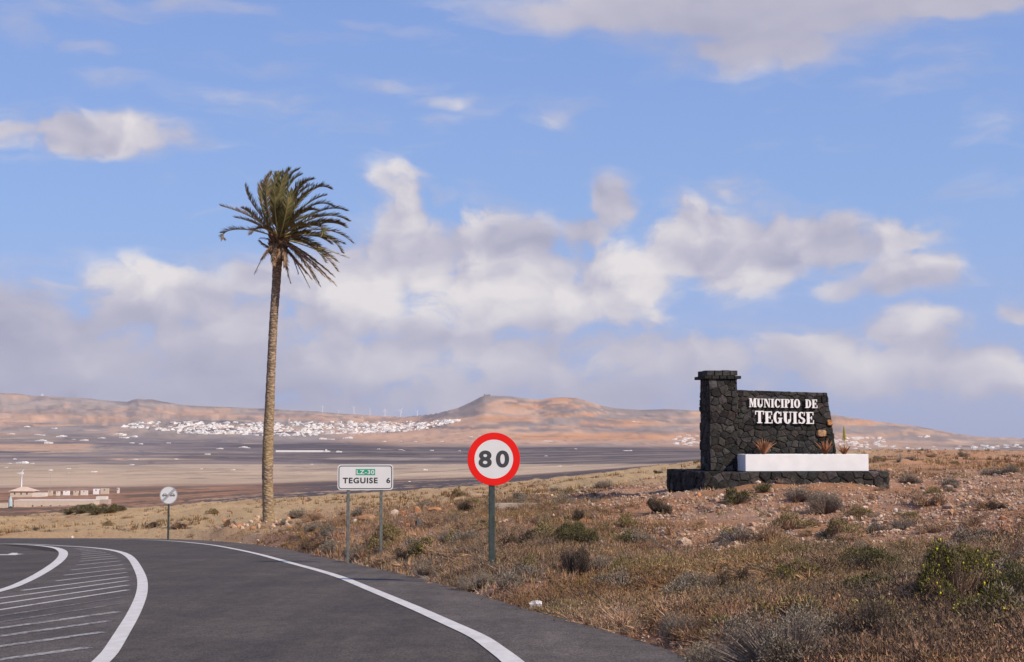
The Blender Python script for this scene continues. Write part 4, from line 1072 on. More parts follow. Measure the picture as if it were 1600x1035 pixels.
FR = [  # control pixels, width, tone
 ([(hx, hy, 0), (404, 330, -.5), (388, 318, -.9), (382.5, 289, -1.0)], .62, .30),
 ([(hx, hy, 0), (412, 345, .6), (378, 330, 1.0), (345, 322, 1.2)], .62, .45),
 ([(hx, hy, 0), (410, 352, -.7), (392, 330, -1.0), (378, 326, -1.3)], .6, .45),
 ([(hx, hy, 0), (405, 358, .2), (365, 352, .4), (341, 360, .5), (350, 375, .5)], .55, .45),
 ([(hx, hy, 0), (416, 350, -.8), (398, 355, -1.4), (392, 366, -1.6)], .55, .4),
 ([(hx, hy, 0), (404, 340, .5), (400, 290, .9), (422, 272, 1.0)], .95, .15),
 ([(hx, hy, 0), (412, 330, -1.), (412, 290, -1.4), (424, 271, -1.4)], .85, .2),
 ([(hx, hy, 0), (422, 320, .4), (428, 280, .6), (437, 270, 1.1)], 1.0, 0),
 ([(hx, hy, 0), (428, 310, -.9), (440, 275, -1.3), (452, 266, -1.2)], 1.05, 0),
 ([(hx, hy, 0), (434, 310, .9), (446, 272, 1.2), (466, 266, 1.4)], 1.05, 0),
 ([(hx, hy, 0), (438, 310, 0), (452, 280, 0), (470, 274, 0)], 1.0, .05),
 ([(hx, hy, 0), (446, 320, -1.0), (462, 285, -1.4), (489, 281, -1.6)], 1.0, .05),
 ([(hx, hy, 0), (450, 330, .8), (474, 300, 1.1), (492, 296, 1.2)], .95, .1),
 ([(hx, hy, 0), (450, 335, -.6), (478, 292, -.9), (500, 285, -1.0), (517, 296, -1.0)], .95, .05),
 ([(hx, hy, 0), (455, 340, .4), (484, 318, .8), (502, 312, .9), (520, 323, 1.0)], .85, .12),
 ([(hx, hy, 0), (450, 345, -1.2), (474, 322, -1.9), (498, 330, -2.3)], .9, .1),
 ([(hx, hy, 0), (462, 350, .8), (498, 322, 1.2), (525, 322, 1.3), (541, 330, 1.2)], .85, .1),
 ([(hx, hy, 0), (462, 352, -.7), (496, 332, -1.1), (524, 332, -1.2), (544, 346, -1.2)], .9, .05),
 ([(hx, hy, 0), (464, 360, -1.4), (492, 344, -2.1), (506, 352, -2.5), (504, 366, -2.6)], .9, .1),
 ([(hx, hy, 0), (470, 362, .3), (505, 350, .5), (534, 362, .6), (552, 381, .6)], .75, .42),
 ([(hx, hy, 0), (466, 366, -.9), (500, 358, -1.4), (524, 372, -1.6), (534, 395, -1.6)], .95, .08),
 ([(hx, hy, 0), (464, 368, .9), (490, 366, 1.4), (520, 372, 1.6), (538, 382, 1.6)], .7, .3),
 ([(hx, hy, 0), (466, 374, -.4), (488, 380, -.6), (510, 398, -.7), (527, 424, -.7)], .72, .40),
 ([(hx, hy, 0), (462, 374, -1.2), (482, 378, -1.9), (500, 392, -2.1), (508, 410, -2.2)], .8, .2),
 ([(hx, hy, 0), (480, 378, .7), (512, 392, 1.0), (546, 404, 1.1)], .34, .45),
 ([(hx, hy, 0), (478, 382, .3), (504, 394, .4), (530, 411, .4)], .3, .45),
 ([(hx, hy, 0), (440, 368, -1.5), (448, 330, -2.6), (452, 300, -2.4)], 1.0, 0),
 ([(hx, hy, 0), (432, 350, -1.6), (428, 318, -2.4), (430, 296, -2.2)], 1.0, 0),
 ([(hx, hy, 0), (446, 352, 1.5), (452, 320, 2.4), (462, 300, 2.6)], 1.0, 0),
 ([(hx, hy, 0), (452, 356, -2.0), (468, 348, -3.0), (482, 356, -3.4)], .9, .1),
 ([(hx, hy, 0), (450, 345, 1.6), (478, 335, 2.4), (500, 340, 2.6)], .9, .1),
 # more on the windward right and low around the heart
 ([(hx, hy, 0), (466, 358, .3), (500, 342, .5), (528, 346, .5), (540, 356, .5)], .95, .1),
 ([(hx, hy, 0), (462, 362, -.5), (494, 362, -.8), (518, 382, -.9)], .95, .12),
 ([(hx, hy, 0), (460, 366, .6), (488, 374, 1.0), (508, 396, 1.1)], .85, .2),
 ([(hx, hy, 0), (456, 340, .3), (480, 312, .5), (508, 306, .5)], .95, .05),
 ([(hx, hy, 0), (448, 330, .1), (462, 300, .2), (486, 290, .2)], 1.0, .05),
 ([(hx - 3, hy + 2, 0), (424, 384, -.8), (414, 394, -1.1), (408, 404, -1.2)], .55, .9),
 ([(hx, hy + 2, 0), (426, 386, -.9), (424, 400, -1.1), (428, 414, -1.2)], .6, .9),
 ([(hx, hy + 2, 0), (444, 388, -1.0), (446, 402, -1.2), (444, 416, -1.3)], .6, .9),
 ([(hx + 2, hy, 0), (456, 384, -.9), (474, 404, -1.2), (494, 440, -1.3)], .75, .9),
 ([(hx + 2, hy, 0), (462, 384, -.2), (494, 406, -.3), (522, 432, -.3)], .7, .9),
 # dry ones
 ([(hx - 6, hy + 2, 0), (446, 378, -1.2), (480, 404, -1.6), (507, 432, -1.8)], .8, .9),
 ([(hx - 6, hy + 2, 0), (448, 374, .9), (486, 402, 1.4), (518, 428, 1.6)], .7, .9),
 ([(hx - 6, hy + 6, 0), (438, 384, 1.1), (462, 404, 1.5), (478, 426, 1.7)], .7, .9),
 ([(hx + 2, hy, 0), (460, 366, 1.0), (500, 384, 1.5), (524, 408, 1.7)], .8, .35),
 ([(hx + 2, hy, 0), (470, 352, .2), (506, 338, .3), (536, 352, .4)], .9, .15),
 ([(hx, hy, 0), (424, 362, 1.2), (396, 344, 1.8), (366, 340, 2.2)], .6, .4),
 ([(hx - 6, hy + 2, 0), (450, 376, -.5), (492, 410, -.8), (525, 446, -.8)], .75, .9),
 ([(hx - 4, hy + 4, 0), (452, 380, -.2), (484, 410, -.3), (500, 447, -.4)], .75, .9),
 ([(hx - 2, hy + 4, 0), (456, 380, .4), (496, 412, .6), (516, 440, .6)], .6, .9),
 ([(hx - 8, hy + 6, 0), (446, 384, -.6), (470, 414, -.8), (487, 436, -.8)], .6, .9),
 ([(hx, hy + 10, 0), (446, 400, -.5), (448, 424, -.6), (454, 442, -.6)], .45, .9),
 ([(hx, hy + 6, 0), (452, 388, .5), (462, 410, .6), (466, 428, .6)], .45, .9),
 ([(440, 398, -.3), (428, 392, -.6), (415, 385, -.8), (406, 377, -.8)], .6, .9),
 ([(hx, hy + 4, 0), (422, 380, -.4), (412, 398, -.6), (397, 428, -.7)], .34, .9),
 ([(hx, hy + 2, 0), (452, 372, -.8), (466, 362, -1.1), (476, 364, -1.2)], .5, .9),
 ([(hx, hy + 6, 0), (440, 386, -.7), (436, 396, -.9), (434, 404, -.9)], .6, .9),
 ([(hx, hy + 6, 0), (428, 376, .6), (418, 372, .9), (408, 372, 1.0)], .5, .9),
 ([(hx + 2, hy + 6, 0), (460, 400, .2), (474, 430, .2), (484, 450, .2)], .14, .9),
]
for i, (c, w, tn) in enumerate(FR): frond(c, w, tn, n_leaf=92 if w > .5 else 40, seed=100 + i)
# old leaf bases under the crown and a pale fruit stalk
b_ = MB()
rr = random.Random(8)
for k in range(60):
    a = k * 2.4; z0 = 402 - 32 * k / 60; c = pp(433.8 + 3 * k / 60, z0); r = .33 + .08 * (k / 60)
    d = Vector((math.cos(a), math.sin(a), 0)); p0 = c + d * r * .8; p1 = c + d * (r + .14) + Vector((0, 0, .20)); p2 = p1 + Vector((0, 0, .12)) + d * .08
    b_.tube([p0, p1, p2], [.07, .05, .012], 4)
b_.build('leaf_bases', plain('leaf_base', (.20, .105, .055), .4, 6, .85, .2, .4), palm)['kind'] = 'stuff'
b_ = MB()
for k in range(16):
    a = pp(437, 362, -.4); e_ = pp(433 + k * 1.1, 350 + abs(k - 8) * 1.2, -.9); b_.tube([a, a.lerp(e_, .6) + Vector((0, 0, .1)), e_], [.025, .018, .010], 4)
b_.build('fruit_stalks', plain('fruit_stalk', (.42, .24, .05), .3, 6, .7), palm)

# ------------------------------------------------------------------ scrub: templates
VEG, t, b = material('dry_scrub', .9, .1)
at_ = t.n('ShaderNodeAttribute', attribute_name='Col')
oi = t.n('ShaderNodeObjectInfo')
setc(t, b, at_.outputs['Color'])
b.inputs['Roughness'].default_value = .85
def tuftarr(n, r, h, spread, w, cols, seed, up=.6, base=.3, segs=1, droop=0.0):
    "n blades; returns V (n*3,3), tris, cols"
    g = np.random.default_rng(seed)
    a = g.uniform(0, 2 * np.pi, n); rad = r * base * np.sqrt(g.random(n)); tilt = np.clip(g.normal(0, spread, n), -1.35, 1.35)
    b0 = np.c_[rad * np.cos(a), rad * np.sin(a), np.zeros(n)]
    L_ = h * g.uniform(.55, 1.1, n)
    d = np.c_[np.cos(a) * np.sin(np.abs(tilt)), np.sin(a) * np.sin(np.abs(tilt)), np.cos(tilt)]
    tip = b0 + d * L_[:, None]; tip[:, 2] = np.maximum(tip[:, 2], .02)
    s = np.c_[-np.sin(a + g.uniform(-1, 1, n)), np.cos(a), np.zeros(n)]; s /= np.linalg.norm(s, axis=1)[:, None]
    V = np.stack([b0 - s * w / 2, b0 + s * w / 2, tip], 1).reshape(-1, 3)
    c = np.array(cols)[g.integers(0, len(cols), n)] * g.uniform(.7, 1.25, (n, 1))
    return V, np.arange(n * 3).reshape(-1, 3), np.repeat(c, 3, 0)
def bushmesh(name, r, h, n_tw, n_lf, tw_cols, lf_cols, seed, lw=.02, ll=.05, flowers=0, tw_w=.012, lumps=7, dense=1.0):
    "rounded bush of fine twigs with small leaves grouped in lumps"
    g = np.random.default_rng(seed); Vs = []; Cs = []
    # lump centres on an uneven dome
    la = g.uniform(0, 2 * np.pi, lumps); le = np.arccos(g.uniform(.05, 1, lumps)); lr = g.uniform(.55, .95, lumps)
    LC = np.c_[np.cos(la) * np.sin(le) * r * lr, np.sin(la) * np.sin(le) * r * lr, np.cos(le) * h * lr * .85 + h * .05]
    LR = g.uniform(.28, .5, lumps) * (r + h) / 2
    def tri(p, q, w, c):
        d = q - p; s = np.cross(d, g.normal(size=d.shape)); s /= np.linalg.norm(s, axis=1)[:, None] + 1e-9
        Vs.append(np.stack([p - s * w / 2, p + s * w / 2, q], 1).reshape(-1, 3)); Cs.append(np.repeat(c, 3, 0))
    k = g.integers(0, lumps, n_tw)
    u = g.normal(size=(n_tw, 3)); u /= np.linalg.norm(u, axis=1)[:, None]; u[:, 2] = np.abs(u[:, 2]) * 1.0 - .15
    end = LC[k] + u * (LR[k] * g.uniform(.6, 1.08, n_tw))[:, None]; end[:, 2] = np.maximum(end[:, 2], .01)
    st = end * g.uniform(.0, .75, n_tw)[:, None] * np.array([1, 1, .9]); st[:, 2] = np.maximum(st[:, 2], 0)
    c = np.array(tw_cols)[g.integers(0, len(tw_cols), n_tw)] * g.uniform(.6, 1.3, (n_tw, 1))
    tri(st, end, tw_w, c)
    if n_lf:
        k = g.integers(0, lumps, n_lf); u = g.normal(size=(n_lf, 3)); u /= np.linalg.norm(u, axis=1)[:, None]; u[:, 2] = np.where(u[:, 2] < -.2, -u[:, 2], u[:, 2])
        p = LC[k] + u * (LR[k] * g.uniform(.45, 1.05, n_lf) ** .6)[:, None]; p[:, 2] = np.maximum(p[:, 2], .01)
        dr = u + g.normal(size=u.shape) * .6 + np.array([0, 0, .4]); dr /= np.linalg.norm(dr, axis=1)[:, None]
        c = np.array(lf_cols)[g.integers(0, len(lf_cols), n_lf)] * g.uniform(.65, 1.3, (n_lf, 1))
        tri(p, p + dr * (ll * g.uniform(.6, 1.3, n_lf))[:, None], lw, c)
    V = np.concatenate(Vs); Cc = np.concatenate(Cs)
    fl = None
    if flowers:
        u = g.normal(size=(flowers, 3)); u /= np.linalg.norm(u, axis=1)[:, None]; u[:, 2] = np.abs(u[:, 2]); k = g.integers(0, lumps, flowers)
        p = LC[k] + u * (LR[k] * 1.04)[:, None]; p[:, 2] = np.maximum(p[:, 2], .05)
        fv = []; ff = []
        for q in p:
            s = len(fv); w = g.uniform(.010, .020)
            for a in range(5): fv.append(q + w * np.array([math.cos(a * 1.257), math.sin(a * 1.257), .2 * math.sin(a)]) )
            fv.append(q + np.array([0, 0, w * .7])); fv.append(q - np.array([0, 0, w]))
            for a in range(5): ff += [(s + a, s + (a + 1) % 5, s + 5), (s + (a + 1) % 5, s + a, s + 6)]
        fl = mesh('flowers', fv, ff)
    return fastmesh(name, V, np.arange(len(V)).reshape(-1, 3), Cc), fl
TW_G = [(.24, .185, .155), (.31, .24, .20), (.17, .13, .11), (.38, .30, .24)]
LF_G = [(.19, .155, .115), (.25, .205, .155), (.14, .115, .09), (.30, .24, .18)]
TW_B = [(.38, .235, .155), (.46, .30, .20), (.28, .17, .115), (.54, .38, .26)]
LF_B = [(.35, .21, .13), (.28, .17, .105), (.42, .27, .17), (.23, .16, .09)]
LF_D = [(.085, .080, .036), (.12, .105, .045), (.065, .062, .032), (.17, .14, .06)]
LF_O = [(.20, .155, .07), (.26, .20, .085), (.15, .12, .055), (.32, .24, .12)]
TMP = {}
def tm(k, *a, **kw):
    TMP.setdefault(k, []).append(bushmesh(k, *a, **kw))
for s in range(4): tm('grey', .5, .38, 1500, 1700, TW_G, LF_G, 10 + s, .016, .045, lumps=9 + s)
for s in range(4): tm('brown', .5, .36, 1700, 1200, TW_B, LF_B, 20 + s, .014, .06, lumps=8 + s)
for s in range(3): tm('green', .5, .40, 700, 2600, TW_G, LF_D, 30 + s, .022, .05, flowers=0, lumps=11)
for s in range(2): tm('flowering', .5, .40, 700, 2600, TW_G, LF_D, 40 + s, .022, .05, flowers=110, lumps=11)
for s in range(2): tm('yellowgreen', .5, .42, 2600, 10500, TW_B, [(.15, .13, .042), (.21, .17, .055), (.10, .09, .035), (.08, .072, .032)], 46 + s, .011, .028, flowers=80, lumps=15, tw_w=.006)
for s in range(3): tm('olive', .5, .36, 1000, 2000, TW_B, LF_O, 50 + s, .018, .055, lumps=9)
for s in range(2): tm('dark', .5, .40, 1500, 1400, [(.10, .075, .06), (.15, .11, .09), (.07, .055, .045)], [(.075, .055, .04), (.11, .08, .055), (.055, .042, .032)], 60 + s, .018, .05, lumps=9)
for s in range(2): tm('grey_dense', .5, .38, 6500, 7500, TW_G, LF_G, 410 + s, .008, .022, lumps=15, tw_w=.006)
for s in range(2): tm('green_dense', .5, .40, 2500, 9500, TW_G, LF_D, 420 + s, .012, .028, lumps=15, tw_w=.006)
for s in range(2): tm('dark_dense', .5, .40, 6000, 6000, [(.13, .095, .075), (.20, .15, .12), (.09, .07, .055)], [(.10, .07, .05), (.15, .11, .08), (.075, .055, .042)], 430 + s, .009, .024, lumps=13, tw_w=.006)
for s in range(2): tm('bare', .5, .40, 420, 0, [(.46, .39, .33), (.36, .29, .24), (.28, .22, .18)], None, 70 + s, tw_w=.014, lumps=7)
FLOWER = plain('yellow_petals', (.72, .56, .03), .2, 9, .6)
WORDS = {'yellowgreen': 'yellow-green leafy', 'grey': 'grey dry', 'brown': 'straw-brown dry', 'green': 'dark green leafy', 'flowering': 'dark green yellow-flowered', 'olive': 'olive-tinted', 'dark': 'dark brown woody', 'bare': 'pale leafless twiggy'}
nshrub = 0
def shrub(px, row, w, h, kind, label=None, group=None, seed=None, sink=.06, pos=None, name='shrub'):
    global nshrub
    nshrub += 1
    rr = random.Random(nshrub * 7 + 1)
    if pos is None and w > 70 and kind in ('grey', 'green', 'dark'): kind += '_dense'
    p = ground_at(px, min(row, 1060)) if pos is None else pos
    me, fl = TMP[kind][nshrub % len(TMP[kind])]
    k = p.y / F
    o = link(name, me, None, VEG, label=label, cat='shrub', group=group)
    sx = w * k if pos is None else w; sz = h * k if pos is None else h
    o.scale = (sx, sx * rr.uniform(.8, 1.1), sz / .40 * .95)
    o.location = (p.x, p.y, lz(p.x, p.y) - .03 - .04 * sz)
    o.rotation_euler = (rr.uniform(-.08, .08), rr.uniform(-.08, .08), rr.uniform(0, 6.28))
    if fl is not None: link('flowers', fl, o, FLOWER, kind='stuff')
    return o
SH = [
 (1495, 952, 140, 88, 'yellowgreen', 'largest yellow-flowered green bush, on the right part of the slope'),
 (1580, 945, 90, 62, 'green', 'dark green bush at the right edge behind the flowering ones'),
 (1560, 1006, 130, 76, 'yellowgreen', 'yellow-flowered bush in the lower right corner'),
 (1440, 938, 60, 30, 'olive', 'low olive bush just left of the largest yellow-flowered bush'),
 (1358, 892, 98, 38, 'green', 'wide dark green bush without flowers on the middle of the slope'),
 (1250, 902, 74, 32, 'olive', 'olive bush left of the wide dark green bush'),
 (1225, 912, 36, 26, 'flowering', 'small yellow-flowered bush on the slope right of the middle'),
 (1378, 1020, 150, 88, 'dark', 'dark woody bush with a shadowed hollow near the lower right'),
 (1330, 965, 80, 36, 'bare', 'tangle of pale bare twigs above the dark woody bush'),
 (1232, 1054, 230, 100, 'grey', 'large grey bush at the bottom edge of the picture'),
 (1140, 1050, 120, 62, 'grey', 'grey bush at the bottom edge beside the asphalt'),
 (1062, 1004, 76, 46, 'grey', 'grey dry bush near the shoulder at the bottom'),
 (898, 853, 68, 38, 'green', 'dark green bush between the speed sign and the monument'),
 (896, 905, 74, 54, 'dark', 'dark woody bush right of the speed sign post, lower one'),
 (935, 893, 40, 28, 'grey', 'grey bush touching the dark woody bush right of the sign'),
 (1145, 920, 46, 40, 'dark', 'dark spiky bush in the middle of the stony slope'),
 (1092, 925, 74, 42, 'grey', 'grey bush left of the dark spiky one on the slope'),
 (970, 896, 46, 28, 'olive', 'olive bush among dry grass right of the speed sign'),
 (1028, 802, 42, 26, 'dark', 'dark bush directly below the left end of the stone platform'),
 (1290, 803, 72, 36, 'grey', 'grey bush in front of the middle of the white trough'),
 (1152, 788, 56, 24, 'green', 'greenish bush against the front of the stone platform'),
 (1245, 783, 56, 24, 'grey', 'grey bush below the white trough, close to the platform'),
 (1448, 787, 70, 24, 'brown', 'brown bush right of the stone platform'),
 (515, 868, 46, 24, 'grey', 'round grey bush at the shoulder left of the town sign'),
 (480, 861, 26, 13, 'dark', 'small dark bush at the shoulder, farthest left of the row'),
 (555, 878, 44, 28, 'grey', 'grey bush at the foot of the town sign'),
 (664, 903, 54, 30, 'grey', 'grey bush with bare twigs at the shoulder between both signs'),
 (674, 904, 40, 22, 'bare', 'fan of bare pale twigs at the shoulder between both signs'),
 (745, 922, 72, 32, 'grey', 'grey bush at the shoulder just left of the speed sign post'),
 (790, 924, 60, 34, 'grey', 'grey bush at the shoulder under the speed sign'),
 (610, 850, 62, 36, 'olive', 'olive bush behind the right post of the town sign'),
 (634, 873, 44, 22, 'dark', 'dark bush right of the town sign near the shoulder'),
 (666, 868, 52, 24, 'flowering', 'low yellow-flowered bush between the two signs'),
 (592, 862, 48, 22, 'olive', 'olive bush in front of the right post of the town sign'),
 (728, 801, 34, 20, 'dark', 'dark round bush left of the speed sign, higher up'),
 (560, 806, 26, 12, 'grey', 'small grey bush seen under the town sign'),
 (490, 814, 40, 17, 'brown', 'brown bush between the palm and the town sign'),
 (810, 858, 50, 34, 'dark', 'dark bush right behind the speed sign post'),
 (828, 895, 44, 30, 'olive', 'olive bush right of the base of the speed sign'),
 (710, 850, 50, 24, 'olive', 'olive bush left of the speed sign post at mid height'),
 (680, 822, 46, 20, 'brown', 'brown bush near the grey rock slab'),
 (905, 812, 24, 20, 'dark', 'small dark bush on the skyline slope beyond the speed sign'),
 (1405, 722, 14, 20, 'bare', 'thin brown plant standing behind the right end of the trough'),
 (715, 775, 22, 12, 'olive', 'yellowish bush on the skyline of the field left of the speed sign'),
 (278, 826, 40, 12, 'brown', 'brown bush at the foot of the small round sign'),
 (240, 824, 36, 9, 'dark', 'dark low bush left of the small round sign'),
 (332, 803, 22, 9, 'olive', 'small olive bush in the field right of the round sign'),
 (170, 822, 20, 9, 'olive', 'lone small bush in the pale field left of the round sign'),
]
for (px, row, w, h, kd, lb) in SH: shrub(px, row, w * 1.05, h * 1.05, kd, lb)
# the plain dry shrubs between them, thinned out by the terrain
g = np.random.default_rng(5)
cnt = 0; tries = 0
def wherelab(x, d, kd, wd):
    size = 'very small' if wd < .48 else ('small' if wd < .64 else ('medium-sized' if wd < .82 else ('broad' if wd < 1.02 else 'very broad')))
    s = float(road_dist(np.array([x]), np.array([d]))[0]); px = 800 + F * x / d
    if d > 72: w = 'on the golden field beyond the palm' if px < 500 else ('on the field behind the two signs' if px < 860 else ('on the brown ground behind the monument' if px < 1400 else 'on the brown ground right of the monument'))
    elif s < 2.5: w = 'at the edge of the asphalt ' + ('before the palm' if px < 520 else ('between the two tall signs' if px < 760 else ('below the speed sign' if px < 900 else 'near the bottom edge')))
    elif px < 760: w = 'between the palm and the speed sign' if px < 560 else 'behind the town sign and speed sign'
    elif px < 1000: w = 'on the slope between speed sign and monument'
    elif px < 1390: w = 'on the stony slope below the monument' if d > 30 else 'in the dry grass low down below the monument'
    else: w = 'on the slope right of the monument' if d > 30 else 'in the dry grass towards the lower right corner'
    return '%s %s bush %s' % (size, WORDS[kd], w)
while cnt < 230 and tries < 4000:
    tries += 1
    d = math.exp(g.uniform(math.log(11), math.log(150))); px = g.uniform(-150, 1750); x = side(px) * d
    s = float(road_dist(np.array([x]), np.array([d]))[0])
    if s < .35: continue
    v = float(fbm(np.array([x / 5.0]), np.array([d / 5.0]), 3, 77)[0]); v = v + (.12 if s < 6 else 0) - (.10 if (x > 3 and 24 < d < 52) else 0) - (.06 if d > 80 else 0)
    if v < .47 or (d > 62 and px < 1050 and v < .60): continue
    q = monp(0, 0, 0)
    l2 = M4.inverted() @ Vector((x, d, q.z))
    if -2.2 < l2.x < 7.2 and -1.9 < l2.y < 3.8: continue
    if abs(x - pb.x) < .6 and abs(d - pb.y) < .6: continue
    kd = g.choice(['grey', 'brown', 'olive', 'dark', 'green'], p=[.36, .36, .16, .08, .04])
    w = g.uniform(.35, 1.0) * (1 if d < 60 else 1.3)
    shrub(0, 0, w, w * g.uniform(.32, .5), kd, wherelab(x, d, kd, w), 'low dry shrubs scattered over the roadside slope', pos=Vector((x, d, 0)))
    cnt += 1
# green clump by the farm
for i, (px, row, w, h) in enumerate([(108, 805, 26, 9), (128, 804, 34, 14), (150, 804, 38, 15), (172, 802, 34, 13), (186, 800, 22, 9)]):
    o = shrub(px, row - 1, w, h, 'green', ['leftmost low bush of the green clump before the farm', 'second bush of the green clump before the farm', 'tallest middle bush of the green clump before the farm', 'fourth bush of the green clump before the farm', 'rightmost small bush of the green clump before the farm'][i], 'green bushes in front of the farm', name='green_bush')

# ------------------------------------------------------------------ dry grass and twigs as ground cover
def scatter_cover(name, n, tmpl, seed, dlo, dhi, dens, size, pxlo=-250, pxhi=2250, tint=None, off=.06):
    g = np.random.default_rng(seed); m = n * 6
    d = np.exp(g.uniform(math.log(dlo), math.log(dhi), m)); px = g.uniform(pxlo, pxhi, m); x = (px - 800) / F * d * 1.0026
    s = road_dist(x, d); keep = (s > off) & (g.random(m) < dens(x, d, s))
    x, d, s = x[keep][:n], d[keep][:n], s[keep][:n]
    M4i = np.array(M4.inverted()); lx = M4i[0, 0] * x + M4i[0, 1] * d + M4i[0, 3]; ly = M4i[1, 0] * x + M4i[1, 1] * d + M4i[1, 3]
    ok = ~((lx > -1.9) & (lx < 6.6) & (ly > -1.5) & (ly < 3.3)); x, d, s = x[ok], d[ok], s[ok]
    z = land(x, d); Vs = []; Cs = []
    sel = fbm(x / 3.5, d / 4.5, 3, 407) * 2.2 - .6 + g.normal(0, .16, len(x)); k = (np.clip(sel, 0, .9999) * len(tmpl)).astype(int)
    k = np.where(g.random(len(x)) < .25, g.integers(0, len(tmpl), len(x)), k)
    big = fbm(x / 3.0, d / 3.0, 3, seed + 3); t1 = sst(fbm(x / 5.0, d / 6.0, 3, 411), .45, .62); t2 = sst(fbm(x / 4.0, d / 5.0, 3, 421), .50, .64)
    for i, (V, Fx, cc) in enumerate(tmpl):
        w = k == i; nn = int(w.sum())
        if not nn: continue
        a = g.uniform(0, 6.28, nn); sz = size(x[w], d[w]) * g.uniform(.6, 1.4, nn); hz = g.uniform(.75, 1.25, nn)
        ca, sa = np.cos(a), np.sin(a)
        P = np.empty((nn, len(V), 3), np.float32)
        P[..., 0] = (V[None, :, 0] * ca[:, None] - V[None, :, 1] * sa[:, None]) * sz[:, None] + x[w][:, None]
        P[..., 1] = (V[None, :, 0] * sa[:, None] + V[None, :, 1] * ca[:, None]) * sz[:, None] + d[w][:, None]
        P[..., 2] = V[None, :, 2] * (sz * hz)[:, None] + z[w][:, None] - .01
        Vs.append(P.reshape(-1, 3))
        tn = (.50 + .85 * big[w])[:, None] * g.uniform(.75, 1.2, (nn, 1)) 
        hue = np.stack([np.ones(nn), .95 + .12 * (big[w] - .5), .92 + .2 * (g.random(nn) - .5)], -1)
        hue = hue * (1 - t1[w, None] * .6) + hue * np.array([1.02, .86, .78]) * (t1[w, None] * .6); hue = hue * (1 - t2[w, None] * .7) + hue * np.array([.80, .80, .62]) * (t2[w, None] * .7)
        Cs.append((cc[None] * (tn * hue)[:, None, :]).reshape(-1, 3))
    V = np.concatenate(Vs); Cc = np.concatenate(Cs)
    return V, Cc
STRAW = [(.50, .32, .20), (.42, .25, .155), (.60, .42, .28), (.34, .20, .13), (.40, .25, .13)]
GRY = [(.30, .23, .185), (.36, .28, .22), (.22, .17, .14), (.42, .32, .25)]
OLV = [(.27, .20, .10), (.34, .26, .13), (.22, .17, .085), (.42, .31, .17)]
def mat_(n_t, n_l, cols, lc, seed, r=.24, h=.12):
    me_, _ = bushmesh('low_mat', r, h, n_t, n_l, cols, lc, seed, .011, .035, tw_w=.008, lumps=5)
    V_ = np.empty(len(me_.vertices) * 3, np.float32); me_.vertices.foreach_get('co', V_)
    c_ = np.empty(len(me_.vertices) * 4, np.float32); me_.color_attributes['Col'].data.foreach_get('color', c_)
    bpy.data.meshes.remove(me_); return V_.reshape(-1, 3), None, c_.reshape(-1, 4)[:, :3]
near_t = [tuftarr(20, .12, .15, 1.0, .008, STRAW, 1), tuftarr(18, .14, .11, 1.25, .009, STRAW, 2), mat_(34, 26, GRY, LF_G, 3), mat_(30, 30, TW_B, LF_O, 4), mat_(38, 22, TW_B, LF_B, 5), mat_(30, 26, STRAW, LF_B, 19), mat_(36, 18, GRY + STRAW, LF_B, 29, .3, .09)]
far_t = [tuftarr(11, .2, .15, 1.1, .020, STRAW, 6), tuftarr(12, .25, .14, 1.2, .020, GRY, 7), tuftarr(11, .2, .15, 1.1, .020, OLV, 8), tuftarr(12, .25, .12, 1.25, .022, TW_B, 9), tuftarr(12, .25, .15, 1.2, .022, LF_B, 39)]
def dn(x, d, s):
    v = fbm(x / 2.4, d / 2.4, 4, 123)
    stony = sst(x, 1.5, 4.5) * sst(d, 17, 24) * sst(d, 62, 56) * sst(s + 4 * (v - .5), 3.6, 6.6)
    fld = sst(d + (fbm(x / 6, d / 6, 3, 167) - .5) * 22, 56, 68) * (1 - sst(x / d * F + 800, 1020, 1150))
    return np.clip((1 - .9 * fld) * sst(v, .30, .52) * (1 - .95 * stony) * (1.0 - .2 * sst(s, 8, 14)) + .10 * (1 - fld) * (1 - .75 * stony), 0, 1)
V1, C1 = scatter_cover('g', 23500, near_t, 201, 7, 30, dn, lambda x, d: np.interp(d, [7, 12, 22], [.62, .78, 1.05]))
V2, C2 = scatter_cover('g', 30000, far_t, 202, 22, 85, dn, lambda x, d: np.full(len(x), 1.0))
V = np.concatenate([V1, V2]); Cc = np.concatenate([C1, C2])
o = link('dry_grass', fastmesh('dry_grass', V, np.arange(len(V)).reshape(-1, 3), Cc), None, VEG, kind='stuff', label='dry straw-coloured grass and twigs covering the roadside slope')
FG = [tuftarr(7, .35, .16, 1.0, .05, [(.52, .36, .20), (.46, .32, .17), (.42, .28, .15)], 16), tuftarr(7, .35, .13, 1.1, .05, [(.52, .36, .20), (.48, .33, .18)], 15), tuftarr(8, .4, .26, .8, .05, [(.28, .18, .10), (.24, .17, .09), (.33, .21, .11)], 17), tuftarr(8, .5, .28, .9, .06, [(.20, .14, .09), (.25, .19, .09)], 18)]
def dn2(x, d, s): return np.clip(sst(fbm(x / 7, d / 10, 4, 133), .50, .66) * (.35 + .65 * sst((x / d * F + 800), 1150, 1300)), .03, .9)
V, Cc = scatter_cover('f', 12500, FG, 203, 70, 235, dn2, lambda x, d: np.full(len(x), 1.0), off=.5)
link('field_grass', fastmesh('field_grass', V, np.arange(len(V)).reshape(-1, 3), Cc), None, VEG, kind='stuff', label='sparse dry grass tufts on the golden field beyond the verge')

